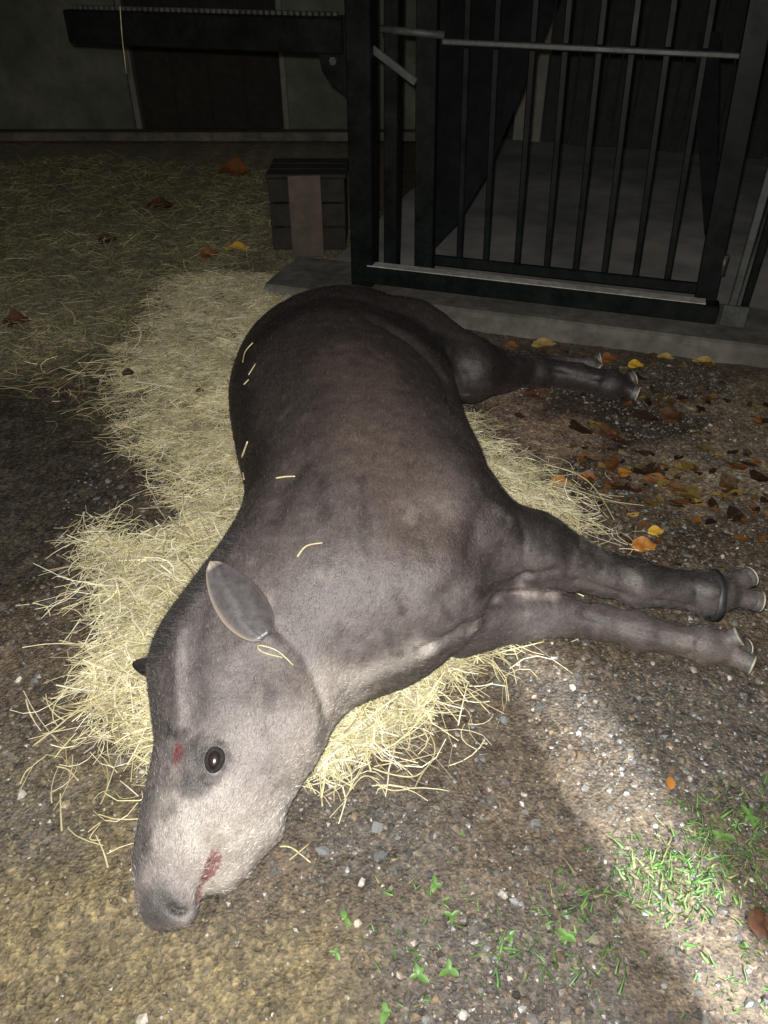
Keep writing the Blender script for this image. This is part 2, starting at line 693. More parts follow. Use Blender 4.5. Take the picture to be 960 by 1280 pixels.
grail('bottom_rail', M['black_steel'], gpar(462, 350)[0], sR + 0.05, ZS + 0.062, 0.085, 0.075, 0.055)
grail('lit_top_strip', M['lit_steel'], gpar(466, 350)[0], sR - 0.005, ZS + 0.1020, 0.060, 0.004, 0.055)  # pale strip paints the flash-lit top face of the bottom rail
grail('lower_rail', M['black_steel'], sL + 0.043, sR - 0.043, ZS + 0.135, 0.022, 0.045, 0.0)
zm0, zm1 = gpar(560, 52)[1], gpar(880, 68)[1]
grail('middle_rail', M['worn_steel'], sL + 0.043, sR - 0.075, zm0, 0.022, 0.020, 0.004, zm1)
grail('top_rail', M['black_steel'], sL + 0.043, sR - 0.13, GTOP - 0.06, 0.03, 0.04, 0.0)
nb = 8
bar_px = [(575, 326), (608, 331), (647, 336), (684, 341), (720, 345), (756, 349), (795, 353), (835, 356)]
for px, py in bar_px:
    s_ = gpar(px, py)[0]
    ln = (-0.01 - 0.06 * s_) / (GTOP - ZS)
    zA, zB, zC = ZS + 0.158, zm0 - 0.016, zm1 + 0.016
    jit = random.uniform(-0.004, 0.004)
    rod('bar', M['black_steel'], gate, s_ + ln * (zA - ZS), zA, zB, 0.026, 0.018, bev=0.005, lean=ln * (zB - zA) + jit)
    rod('bar', M['black_steel'], gate, s_ + ln * (zC - ZS) + jit, zC, GTOP - 0.081, 0.026, 0.018, bev=0.005, lean=ln * (GTOP - 0.08 - zC))
# thin near-black plates just behind the gate, one beside each stile
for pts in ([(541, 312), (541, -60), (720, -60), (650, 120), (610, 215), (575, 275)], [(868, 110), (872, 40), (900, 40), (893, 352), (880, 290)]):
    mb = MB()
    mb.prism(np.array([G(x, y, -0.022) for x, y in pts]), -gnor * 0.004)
    mb.build('dark_plate', M['dull_black'], gate)
# latch bolt across the gap between post and gate
mb = MB()
a, b = G(476, 36, 0.02), G(556, 44, 0.02)
mb.tube([a, b], 0.014, 10)
mb.build('latch_bolt', M['worn_steel'], gate, True)
mb = MB()
mb.beam(G(464, 60, 0.03), G(520, 103, 0.03), 0.012, 0.03, bev=0.003)
mb.build('latch_arm', M['worn_steel'], gate)

for zz_h in (0.32, 1.15):
    mb = MB()
    sh = sR + 0.045 + (-0.01 - 0.06 * sR) * (zz_h - ZS) / (GTOP - ZS)
    mb.tube([gs(sh, zz_h - 0.04, 0.012), gs(sh, zz_h + 0.04, 0.012)], 0.013, 10)
    mb.build('hinge', M['worn_steel'], gate, True)

# the gate post with its long beam
post = empty('gate_post', gs(gpar(470, 350)[0], ZS))
tag(post, 'thick black gate post with a long beam reaching left', 'post')
s0 = gpar(459, 350)[0]
s1 = gpar(487, 350)[0]
rod('upright', M['black_steel'], post, s0, ZS - 0.04, GTOP + 0.1, 0.105, 0.10, 0.03, bev=0.006)
rod('channel', M['black_steel'], post, s1 + 0.008, ZS - 0.04, GTOP + 0.1, 0.06, 0.07, -0.01, bev=0.004)
mb = MB()
ba, bb = G(92, 40, 0.03), G(432, 36, 0.03)
bb[2] = ba[2] = (ba[2] + bb[2]) / 2
bz = ba[2]
mb.beam(ba, bb, 0.10, 0.125, bev=0.006)
mb.build('beam', M['black_steel'], post)
mb = MB()
nt_ = 46
for i in range(nt_):
    c = ba + (bb - ba) * (0.03 + 0.94 * i / (nt_ - 1))
    mb.box(c + np.array([0, 0, 0.0625 + 0.008]), 0.016, 0.03, 0.016, np.array([gdir, -gnor, [0, 0, 1]]), 0.002)
mb.build('toothed_rack', M['worn_steel'], post)
# rounded bracket under the beam
mb = MB()
br = [(446, 20), (398, 20), (398, 70), (402, 88), (412, 104), (426, 114), (436, 124), (441, 140), (446, 150)]
mb.prism(np.array([G(x, y, 0.055) for x, y in br]), -gnor * 0.05)
mb.build('bracket', M['black_steel'], post)
mb = MB()
c = G(417, 76, 0.057)
mb.tube([c, c + gnor * 0.012], 0.016, 6)
mb.build('bolt', M['worn_steel'], post)

# slim post on the right of the gate
rp = empty('fence_post', gs(gpar(910, 400)[0], ZS))
tag(rp, 'slim steel post at the right end of the bar gate', 'post')
sr = gpar(905, 398)[0]
rod('upright', M['worn_steel'], rp, sr + 0.015, ZS - 0.03, GTOP, 0.03, 0.03, 0.02)
rod('hinge_rod', M['black_steel'], rp, sr + 0.065, ZS - 0.03, GTOP, 0.028, 0.028, 0.0)
mb = MB()
mb.box(gs(sr + 0.03, ZS + 0.05, 0.045), 0.10, 0.012, 0.09, np.array([gdir, -gnor, [0, 0, 1]]), 0.002)
mb.build('foot_plate', M['worn_steel'], rp)

# panel to the right of that post: bars of the next fence bay
bay = empty('fence_bay', gs(sr + 0.5, ZS))
tag(bay, 'dark barred fence bay at the right edge beyond the slim post', 'fence')
for i in range(4):
    rod('bar', M['black_steel'], bay, sr + 0.24 + 0.13 * i, ZS - 0.02, GTOP, 0.026, 0.018)
mb = MB()
mb.beam(gs(sr + 0.10, zm1 + 0.01), gs(sr + 0.85, zm1 + 0.01), 0.03, 0.03)
mb.build('rail', M['worn_steel'], bay)

# ------------------------------------------------------------------ board wall behind the pen
bf = empty('board_wall', gs(1.6, 0.05, -3.3))
tag(bf, 'dark wall of upright boards at the back of the pen', 'wall')
x = -0.55
k = 0
light = []
while x < 4.6:
    w = random.uniform(0.085, 0.15)
    mb = MB()
    c = gs(x + w / 2, 0.95, -3.3 + random.uniform(-0.012, 0.012))
    mb.box(c, w - 0.012, 0.025, 1.75 + random.uniform(-0.02, 0.02), np.array([gdir, -gnor, [0, 0, 1]]), 0.004)
    a = np.array([0, 0, CAM_H])
    # the two pale boards
    pxx = 480 + FPX * c[0] / (c[1] * math.cos(PITCH) + (CAM_H - 0.6) * math.sin(PITCH))
    pale = 650 < pxx < 668 or 676 < pxx < 694
    mb.build('board', M['grey_board'] if pale else M['dark_board'], bf)
    x += w
mb = MB()
mb.beam(gs(-0.55, 0.35, -3.34), gs(4.6, 0.35, -3.34), 0.04, 0.09)
mb.build('cross_rail', M['dark_board'], bf)

# ------------------------------------------------------------------ back wall with a dark doorway (left)
WY = P(200, 172, 0)[1]
bw = empty('building_wall', (-1.6, WY, 0))
tag(bw, 'dim plastered wall with a dark doorway beyond the post', 'wall')
xl = P(186, 160, 0)[0]
xr = P(368, 160, 0)[0]
xe = gs(-0.25, 0, -3.2)[0] + 0.25


def wbox(name, x0, x1, z0, z1, y0, y1, mat, bev=0.008):
    mb = MB()
    mb.box(np.array([(x0 + x1) / 2, (y0 + y1) / 2, (z0 + z1) / 2]), x1 - x0, y1 - y0, z1 - z0, None, bev)
    return mb.build(name, mat, bw)


wbox('plaster', -9, xl, 0.0, 2.6, WY, WY + 0.25, M['wall_paint'])
wbox('plaster', xr, xe, 0.0, 2.6, WY, WY + 0.25, M['wall_paint'])
wbox('lintel', xl, xr, 2.05, 2.6, WY + 0.003, WY + 0.247, M['wall_paint'])
dz = wbox('door', xl + 0.05, xr - 0.05, 0.03, 2.0, WY + 0.12, WY + 0.16, M['dark_wood'])
wbox('door_frame', xl, xl + 0.05, 0.0, 2.05, WY + 0.02, WY + 0.2, M['grey_board'])
wbox('door_frame', xr - 0.05, xr, 0.0, 2.05, WY + 0.02, WY + 0.2, M['grey_board'])
wbox('plinth', -9, xe, 0.0, 0.07, WY - 0.16, WY - 0.002, M['concrete'])
for i in range(4):
    mb = MB()
    x0 = xl + 0.055 + i * (xr - xl - 0.11) / 4
    x1 = x0 + (xr - xl - 0.11) / 4 - 0.008
    mb.box(np.array([(x0 + x1) / 2, WY + 0.113, 1.0]), x1 - x0, 0.012, 1.9, None, 0.003)
    mb.build('door_board', M['dark_wood'], bw)

# low dark block with a pale plank against it, left of the post
c0 = P(385, 325, 0.0)
blk = empty('wooden_box', c0)
tag(blk, 'low dark wooden box standing just left of the gate post', 'box')
bxw = 0.40
for i in range(3):
    mb = MB()
    mb.box(c0 + np.array([0.0, 0.14, 0.07 + i * 0.125]), bxw, 0.022, 0.115, None, 0.004)
    mb.build('front_board', M['dark_wood'], blk)
for sx in (-1, 1):
    for i in range(3):
        mb = MB()
        mb.box(c0 + np.array([sx * (bxw / 2 - 0.012), 0.32, 0.07 + i * 0.125]), 0.022, 0.33, 0.115, None, 0.004)
        mb.build('side_board', M['dark_wood'], blk)
for i in range(3):
    mb = MB()
    mb.box(c0 + np.array([0.0, 0.17 + 0.125 * i + 0.03, 0.388]), bxw + 0.02, 0.115, 0.02, None, 0.004)
    mb.build('lid_board', M['dark_wood'], blk)
mb = MB()
pa = P(386, 324, 0.0)
pb = P(380, 222, 0.36)
pb = np.array([pa[0] - 0.01, pa[1] + 0.10, 0.40])
mb.beam(pa + np.array([0.0, 0.0, 0.012]), pb, 0.17, 0.022, up=(0, -1, 0.2), bev=0.003)
o = mb.build('plank', M['wood_pale'], None, origin=pa)
tag(o, 'short pale reddish plank leaning on the low dark box', 'plank')

# stick and hanging strand
mb = MB()
a, b = P(262, 162, 0.02), None
b = np.array([a[0] + 0.10, a[1] + 0.05, 0.34])
mb.tube([a, a * 0.5 + b * 0.5 + [0.005, 0, 0.004], b], [0.022, 0.024, 0.02], 8)
o = mb.build('stick', M['stick'], None, True, origin=a)
tag(o, 'pale stick leaning upright before the dark doorway', 'stick')


# ------------------------------------------------------------------ the tapir
H = 0.0052
LO = np.array([-0.72, 0.32, -0.03])
HI = np.array([1.22, 2.75, 0.62])
DIM = np.ceil((HI - LO) / H).astype(int) + 1
FIELD = np.full(DIM, 0.3, np.float32)
AX = [(LO[i] + H * np.arange(DIM[i])).astype(np.float32) for i in range(3)]


def sub(c, r):
    lo = np.clip(np.floor((c - r - LO) / H).astype(int), 0, DIM - 1)
    hi = np.clip(np.ceil((c + r - LO) / H).astype(int) + 1, 1, DIM)
    sl = tuple(slice(lo[i], hi[i]) for i in range(3))
    g = np.meshgrid(*[AX[i][sl[i]] for i in range(3)], indexing='ij', sparse=True)
    return sl, g


def smin(a, b, k):
    h = np.clip(0.5 + 0.5 * (b - a) / k, 0, 1)
    return b + (a - b) * h - k * h * (1 - h)


def ell(c, r, ax=None, k=0.03, cut=False):
    c = np.asarray(c, float)
    r = np.asarray(r, float)
    ax = np.eye(3) if ax is None else np.asarray(ax, float)
    ext = np.sqrt(((ax * r[:, None]) ** 2).sum(0)) + k + 0.05
    sl, (x, y, z) = sub(c, ext)
    dx, dy, dz = x - c[0], y - c[1], z - c[2]
    k0 = 0
    k1 = 0
    for i in range(3):
        l = dx * ax[i, 0] + dy * ax[i, 1] + dz * ax[i, 2]
        k0 = k0 + (l / r[i]) ** 2
        k1 = k1 + (l / r[i] ** 2) ** 2
    k0 = np.sqrt(k0)
    d = k0 * (k0 - 1) / (np.sqrt(k1) + 1e-9)
    if cut:
        FIELD[sl] = -smin(-FIELD[sl], d, k)
    else:
        FIELD[sl] = smin(FIELD[sl], d, k)


def limb(pts, rads, k=0.03, flat=None):
    """tapered capsules through pts"""
    pts = [np.asarray(p, float) for p in pts]
    for i in range(len(pts) - 1):
        a, b, ra, rb = pts[i], pts[i + 1], rads[i], rads[i + 1]
        c = (a + b) / 2
        ext = np.abs(b - a) / 2 + max(ra, rb) + k + 0.05
        sl, (x, y, z) = sub(c, ext)
        e = b - a
        dx, dy, dz = x - a[0], y - a[1], z - a[2]
        t = np.clip((dx * e[0] + dy * e[1] + dz * e[2]) / (e @ e), 0, 1)
        d = np.sqrt((dx - t * e[0]) ** 2 + (dy - t * e[1]) ** 2 + (dz - t * e[2]) ** 2) - (ra + (rb - ra) * t)
        FIELD[sl] = smin(FIELD[sl], d, k)


# stations of the trunk and head: photo silhouette left / right, centre height, half thickness
ST = [
    (330, 424, 538, 430, 0.220, 0.200),
    (302, 450, 560, 458, 0.240, 0.238),
    (286, 495, 574, 505, 0.255, 0.255),
    (294, 555, 590, 560, 0.262, 0.262),
    (306, 610, 612, 612, 0.258, 0.258),
    (302, 655, 622, 690, 0.245, 0.245),
    (278, 705, 560, 788, 0.225, 0.225),
    (232, 764, 466, 840, 0.195, 0.190),
    (196, 815, 418, 893, 0.172, 0.165),
    (195, 870, 400, 920, 0.158, 0.148),
    (198, 925, 384, 948, 0.145, 0.132),
    (187, 985, 358, 996, 0.128, 0.112),
    (175, 1040, 324, 1045, 0.108, 0.092),
    (170, 1080, 285, 1082, 0.092, 0.076),
]


def stations():
    C, RA, RB, A = [], [], [], []
    for lx, ly, rx, ry, zc, rb in ST:
        l, r = P(lx, ly, zc), P(rx, ry, zc)
        C.append((l + r) / 2)
        RA.append(np.linalg.norm(r - l) / 2)
        RB.append(rb)
        A.append((r - l) / np.linalg.norm(r - l))
    return np.array(C), np.array(RA), np.array(RB), np.array(A)


SC, SRA, SRB, SA = stations()


def catmull(a, t):
    n = len(a)
    i = int(min(max(math.floor(t), 0), n - 2))
    u = t - i
    p0, p1, p2, p3 = a[max(i - 1, 0)], a[i], a[i + 1], a[min(i + 2, n - 1)]
    return 0.5 * (2 * p1 + (p2 - p0) * u + (2 * p0 - 5 * p1 + 4 * p2 - p3) * u * u + (3 * p1 - p0 - 3 * p2 + p3) * u ** 3)


for t in np.arange(0, len(ST) - 1 + 1e-6, 0.125):
    c, ra, rb, a = (catmull(q, t) for q in (SC, SRA, SRB, SA))
    a = a / np.linalg.norm(a)
    sp = np.cross([0, 0, 1.0], a)
    along = min(0.62 * min(ra, rb), 0.11 + 0.04 * t)
    ell(c, [ra * 0.985, along, rb], np.array([a, sp, np.cross(a, sp)]), 0.012)

# haunch, shoulder, brisket masses
ell(P(430, 440, 0.23), [0.25, 0.19, 0.20], None, 0.05)
ell(P(500, 440, 0.27), [0.19, 0.16, 0.16], None, 0.06)
ell(P(545, 655, 0.30), [0.16, 0.18, 0.17], None, 0.07)
ell(P(520, 745, 0.25), [0.15, 0.12, 0.15], None, 0.06)
ell(P(480, 790, 0.16), [0.12, 0.10, 0.13], None, 0.05)
# cheek / jaw angle
ell(P(350, 905, 0.20), [0.085, 0.085, 0.085], None, 0.05)
# forelegs
limb([P(575, 672, 0.29), P(665, 688, 0.240), P(700, 700, 0.215)], [0.125, 0.084, 0.070], 0.045)
limb([P(575, 778, 0.12), P(650, 768, 0.095), P(700, 768, 0.082)], [0.080, 0.060, 0.052], 0.03)
limb([P(690, 697, 0.222), P(755, 717, 0.185), P(825, 733, 0.155), P(880, 740, 0.145), P(902, 742, 0.138)], [0.072, 0.054, 0.046, 0.045, 0.040], 0.012)
limb([P(690, 768, 0.082), P(750, 777, 0.070), P(830, 797, 0.055), P(876, 806, 0.053), P(898, 812, 0.050)], [0.053, 0.043, 0.036, 0.039, 0.035], 0.012)
# hind legs
limb([P(515, 432, 0.27), P(585, 462, 0.20), P(630, 464, 0.150)], [0.145, 0.104, 0.072], 0.05)
limb([P(620, 464, 0.16), P(665, 462, 0.125), P(720, 470, 0.105), P(762, 480, 0.10), P(774, 483, 0.095)], [0.076, 0.052, 0.045, 0.045, 0.040], 0.015)
limb([P(520, 450, 0.14), P(600, 462, 0.08), P(665, 455, 0.055), P(712, 452, 0.05), P(738, 454, 0.05)], [0.12, 0.075, 0.045, 0.036, 0.034], 0.02)
for c_, r_ in ((P(795, 729, 0.165), 0.053), (P(884, 741, 0.143), 0.0485), (P(800, 789, 0.060), 0.043), (P(880, 806, 0.053), 0.041), (P(672, 465, 0.122), 0.051), (P(762, 480, 0.10), 0.0455)):
    ell(c_, [r_ * 0.9, r_, r_], None, 0.03)
# toes
TOES = []


def toe(a, b, r):
    a, b = np.asarray(a, float), np.asarray(b, float)
    limb([a, b], [r * 0.95, r], 0.012)
    TOES.append((a, b, r))


for (wx, wy, wz), tips, r in (
        ((892, 741, 0.14), [(930, 724, 0.150), (940, 750, 0.128), (922, 722, 0.10)], 0.0235),
        ((888, 809, 0.05), [(914, 799, 0.082), (930, 827, 0.048), (924, 810, 0.03)], 0.0225),
        ((766, 482, 0.095), [(786, 475, 0.112), (790, 490, 0.085)], 0.025),
        ((734, 453, 0.05), [(745, 450, 0.062), (745, 459, 0.042)], 0.022)):
    for tx, ty, tz in tips:
        toe(P(wx, wy, wz), P(tx, ty, tz), r)
# snout: drooping upper lip (trunk) and the lower jaw behind it
limb([P(225, 1060, 0.10), P(212, 1100, 0.085), P(208, 1128, 0.072)], [0.066, 0.054, 0.043], 0.02)
limb([P(222, 1122, 0.085), P(228, 1138, 0.075)], [0.028, 0.024], 0.018)
limb([P(315, 1030, 0.085), P(288, 1078, 0.075), P(278, 1092, 0.07)], [0.060, 0.036, 0.030], 0.02)
# small tail
limb([P(395, 385, 0.28), P(382, 376, 0.25)], [0.03, 0.018], 0.02)
# lies on the ground: flat underside
zz = AX[2][None, None, :]
FIELD = -smin(-FIELD, np.broadcast_to(zz - 0.012, FIELD.shape), 0.03)


def surface_nets(F):
    ins = F < 0
    nx, ny, nz = F.shape
    s = np.zeros((nx - 1, ny - 1, nz - 1), np.int8)
    for a in (0, 1):
        for b in (0, 1):
            for c in (0, 1):
                s += ins[a:nx - 1 + a, b:ny - 1 + b, c:nz - 1 + c]
    I = np.argwhere((s > 0) & (s < 8))
    idx = np.full(s.shape, -1, np.int32)
    idx[I[:, 0], I[:, 1], I[:, 2]] = np.arange(len(I))
    acc = np.zeros((len(I), 3))
    cnt = np.zeros(len(I))
    corners = [(a, b, c) for a in (0, 1) for b in (0, 1) for c in (0, 1)]
    val = {q: F[I[:, 0] + q[0], I[:, 1] + q[1], I[:, 2] + q[2]].astype(float) for q in corners}
    for p in corners:
        for ax in range(3):
            if p[ax] == 0:
                q = list(p)
                q[ax] = 1
                q = tuple(q)
                va, vb = val[p], val[q]
                m = (va < 0) != (vb < 0)
                t = np.where(m, va / np.where(m, va - vb, 1), 0)
                pos = np.array(p, float)[None, :].repeat(len(I), 0)
                pos[:, ax] += t
                acc += pos * m[:, None]
                cnt += m
    v = LO + H * (I + acc / cnt[:, None])
    quads = []
    for ax in range(3):
        b, c = [(1, 2), (2, 0), (0, 1)][ax]
        sl0 = [slice(None)] * 3
        sl1 = [slice(None)] * 3
        sl0[ax] = slice(0, -1)
        sl1[ax] = slice(1, None)
        A, B = ins[tuple(sl0)], ins[tuple(sl1)]
        E = np.argwhere(A != B)
        E = E[(E[:, b] > 0) & (E[:, c] > 0) & (E[:, b] < F.shape[b] - 1) & (E[:, c] < F.shape[c] - 1)]
        fl_ = A[E[:, 0], E[:, 1], E[:, 2]]
        db = np.zeros(3, int)
        db[b] = 1
        dc = np.zeros(3, int)
        dc[c] = 1
        g = lambda w: idx[w[:, 0], w[:, 1], w[:, 2]]
        q = np.stack([g(E - db - dc), g(E - dc), g(E), g(E - db)], 1)
        q[~fl_] = q[~fl_][:, ::-1]
        quads.append(q)
    return v, np.concatenate(quads)


TV, TF = surface_nets(FIELD)
del FIELD


def vnormals(v, f):
    n = np.cross(v[f[:, 2]] - v[f[:, 0]], v[f[:, 3]] - v[f[:, 1]])
    out = np.zeros_like(v)
    for k in range(4):
        for a in range(3):
            out[:, a] += np.bincount(f[:, k], n[:, a], len(v))
    return out / (np.linalg.norm(out, axis=1)[:, None] + 1e-12)


def lap_smooth(v, f, it, lam=0.5, mu=-0.52):
    e = np.concatenate([f[:, [0, 1]], f[:, [1, 2]], f[:, [2, 3]], f[:, [3, 0]]])
    deg = np.bincount(e[:, 0], minlength=len(v)) + np.bincount(e[:, 1], minlength=len(v))
    for i in range(it):
        for w in (lam, mu):
            s = np.zeros_like(v)
            for a in range(3):
                s[:, a] = np.bincount(e[:, 0], v[e[:, 1], a], len(v)) + np.bincount(e[:, 1], v[e[:, 0], a], len(v))
            v = v + w * (s / np.maximum(deg, 1)[:, None] - v)
    return v


TV = lap_smooth(TV, TF, 30)
TN = vnormals(TV, TF)
bvh = BVHTree.FromPolygons([tuple(p) for p in TV], [tuple(q) for q in TF.tolist()])


def hit(px, py):
    """where the tapir's hide is met at that photo position: point, normal"""
    l, n, i, d = bvh.ray_cast(Vector((0, 0, CAM_H)), ray(px, py))
    if l is None:
        p = P(px, py, 0.05)
        return p, np.array([0, 0, 1.0])
    if n.z < -0.2:
        n = -n
    return np.array(l), np.array(n)


def path(pix):
    return np.array([hit(x, y)[0] for x, y in pix])


def dist_path(v, pts):
    d = np.full(len(v), 9.0)
    for a, b in zip(pts[:-1], pts[1:]):
        e = b - a
        w = v - a
        t = np.clip(w @ e / max(e @ e, 1e-9), 0, 1)
        d = np.minimum(d, np.linalg.norm(w - t[:, None] * e, axis=1))
    return d


# folds and modelling of the hide (depths in metres)
FOLDS = [
    # throat and jaw
    ([(408, 890), (395, 850), (378, 815), (350, 790)], 0.016, 0.006),
    ([(522, 812), (516, 780), (502, 745)], 0.014, 0.004),
    ([(530, 815), (580, 785), (620, 752), (660, 722)], 0.014, 0.010),
    ([(600, 738), (645, 724), (690, 716)], 0.014, 0.006),
    # shoulder blade and arm
    ([(345, 640), (350, 610), (375, 580)], 0.030, 0.008),
    ([(612, 610), (600, 650), (590, 700), (560, 745)], 0.026, 0.007),
    ([(650, 650), (655, 690), (660, 712)], 0.010, 0.003),
    # tendons and wrist creases
    ([(720, 725), (780, 744), (860, 757)], 0.008, 0.004),
    ([(730, 770), (800, 790), (860, 802)], 0.008, 0.003),
    ([(865, 718), (872, 740), (868, 762)], 0.007, 0.003),
    ([(868, 780), (866, 800), (862, 818)], 0.006, 0.003),
    ([(640, 452), (700, 462), (750, 474)], 0.010, 0.004),
    # flank before the thigh
    ([(470, 400), (520, 430), (555, 470), (570, 510)], 0.030, 0.012),
    ([(560, 440), (580, 470), (585, 500)], 0.018, 0.006),
    # head: temple hollow, cheek line, brow
    ([(250, 760), (240, 820), (245, 880)], 0.024, 0.006),
    ([(300, 840), (310, 890), (330, 930)], 0.020, 0.003),
    # mouth slit and nostril
    ([(264, 1084), (256, 1104), (248, 1122)], 0.007, 0.007),
    ([(214, 1136), (222, 1141), (232, 1140)], 0.006, 0.010),
    ([(240, 1000), (262, 1040), (270, 1070)], 0.018, 0.003),
]
RIDGES = [
    ([(324, 788), (336, 800)], 0.017, 0.013),
    ([(225, 800), (222, 860), (225, 920)], 0.016, 0.005),
    ([(570, 795), (615, 768), (655, 742)], 0.012, 0.005),
    ([(215, 1118), (228, 1128), (240, 1130)], 0.008, 0.004),
    ([(246, 934), (262, 926), (282, 936), (287, 956), (276, 976), (258, 976)], 0.009, 0.004),
    ([(600, 790), (650, 770), (700, 752)], 0.02, 0.004),
]
disp = np.zeros(len(TV))
up = TN[:, 2] > -0.35
for pix, r_, dep in FOLDS:
    disp -= 1.35 * dep * np.exp(-(dist_path(TV, path(pix)) / r_) ** 2) * up
for pix, r_, dep in RIDGES:
    disp += dep * np.exp(-(dist_path(TV, path(pix)) / r_) ** 2) * up
disp += 0.0022 * fbm(TV, 11, 40, 3) + 0.0012 * fbm(TV * np.array([1.0, 0.45, 1.0]), 60, 44, 2)
TV = TV + TN * disp[:, None]
TV = lap_smooth(TV, TF, 2)
TN = vnormals(TV, TF)
bvh = BVHTree.FromPolygons([tuple(p) for p in TV], [tuple(q) for q in TF.tolist()])

# hide colour: dark grey brown, paler face and throat, browner shoulder, dark crest, sores
headw = sstep(1.15, 0.80, TV[:, 1] + 0.25 * TV[:, 0] + 0.05)
col = np.tile(np.array([0.031, 0.0245, 0.0225]), (len(TV), 1))


def blend(w, c):
    global col
    w = np.clip(w, 0, 1)[:, None]
    col = col * (1 - w) + np.array(c) * w


def spot(px, py, r_, soft=0.6):
    p, n = hit(px, py)
    d = np.linalg.norm(TV - p, axis=1)
    d = d + r_ * 0.35 * fbm(TV, 0.9 / r_, int(px + py) % 97, 3)
    return sstep(r_, r_ * (1 - soft), d)


def stroke(pix, r_, soft=0.7, nz=0.4):
    d = dist_path(TV, path(pix))
    d = d + r_ * nz * fbm(TV, 0.8 / r_, int(pix[0][0]) % 89, 3)
    return sstep(r_, r_ * (1 - soft), d)


blend(sstep(1.75, 1.05, TV[:, 1] - 0.25 * TV[:, 0]), (0.066, 0.056, 0.054))
blend(sstep(1.12, 0.80, TV[:, 1] - 0.25 * TV[:, 0]), (0.145, 0.129, 0.123))
blend(0.8 * stroke([(440, 870), (400, 920), (372, 985), (330, 1040), (295, 1075)], 0.115), (0.31, 0.28, 0.25))
blend(0.7 * spot(250, 1035, 0.11), (0.235, 0.214, 0.192))
blend(0.7 * stroke([(300, 1055), (335, 1035), (360, 995)], 0.040, 0.95), (0.37, 0.345, 0.315))
blend(0.7 * stroke([(430, 865), (480, 830), (530, 808)], 0.045), (0.30, 0.275, 0.25))
blend(0.6 * stroke([(520, 650), (470, 570), (450, 450)], 0.15), (0.062, 0.046, 0.039))
blend(0.4 * spot(470, 805, 0.11, 0.9), (0.085, 0.074, 0.072))
blend(0.6 * stroke([(590, 790), (650, 735), (690, 740)], 0.028), (0.26, 0.22, 0.20))
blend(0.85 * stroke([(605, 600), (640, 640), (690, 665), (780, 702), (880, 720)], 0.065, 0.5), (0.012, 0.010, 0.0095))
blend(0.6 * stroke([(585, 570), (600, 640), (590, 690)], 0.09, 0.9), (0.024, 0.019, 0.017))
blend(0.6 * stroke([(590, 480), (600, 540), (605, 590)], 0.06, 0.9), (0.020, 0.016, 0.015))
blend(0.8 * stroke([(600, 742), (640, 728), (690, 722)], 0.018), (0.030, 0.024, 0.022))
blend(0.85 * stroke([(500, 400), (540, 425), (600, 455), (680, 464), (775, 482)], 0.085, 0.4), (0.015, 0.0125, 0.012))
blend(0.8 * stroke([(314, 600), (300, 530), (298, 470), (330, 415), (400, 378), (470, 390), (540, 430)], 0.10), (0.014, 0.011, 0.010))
blend(0.75 * stroke([(230, 760), (198, 810), (190, 870), (200, 925), (188, 980), (172, 1050)], 0.055), (0.060, 0.054, 0.052))
blend(0.65 * stroke([(262, 740), (245, 820), (262, 900)], 0.075, 0.8), (0.082, 0.074, 0.073))
blend(0.35 * stroke([(228, 790), (226, 860), (232, 905)], 0.014), (0.22, 0.20, 0.195))
blend(0.85 * spot(200, 1138, 0.055), (0.040, 0.037, 0.036))
blend(0.85 * stroke([(252, 938), (256, 965), (248, 985), (234, 980)], 0.026, 0.9, 0.8), (0.024, 0.021, 0.020))
blend(0.8 * stroke([(258, 934), (276, 932), (284, 950), (276, 972), (262, 978)], 0.013, 0.8, 0.6), (0.020, 0.017, 0.016))
blend(0.6 * spot(238, 975, 0.045), (0.060, 0.054, 0.050))
blend(0.45 * stroke([(258, 1046), (266, 1058)], 0.024, 0.9, 0.8), (0.10, 0.09, 0.065))
blend(0.75 * stroke([(208, 905), (214, 918), (230, 922)], 0.018, 0.9, 0.9), (0.022, 0.020, 0.019))
blend(0.9 * stroke([(216, 1137), (224, 1141), (233, 1140)], 0.008), (0.012, 0.010, 0.010))
wrin = np.clip(stroke([(430, 880), (395, 940), (360, 1000), (320, 1055)], 0.09) + 0.7 * stroke([(590, 700), (540, 690), (610, 640)], 0.07), 0, 1)
sore = np.maximum.reduce([0.95 * stroke([(224, 932), (221, 952)], 0.024, 1.0, 0.3), 1.0 * stroke([(266, 1076), (259, 1092)], 0.032, 1.0, 0.3),
                          0.9 * stroke([(258, 1092), (245, 1120)], 0.018, 1.0, 0.3)])
dirt = sstep(0.28, 0.55, fbm(TV, 16, 51, 4))
blend(0.35 * dirt * sstep(2.0, 1.0, TV[:, 1]), (0.16, 0.14, 0.125))
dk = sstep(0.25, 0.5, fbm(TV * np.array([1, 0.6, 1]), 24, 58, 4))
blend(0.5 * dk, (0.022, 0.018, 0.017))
mudw = sstep(0.10, 0.02, TV[:, 2]) * 0.5
blend(mudw, (0.09, 0.07, 0.05))

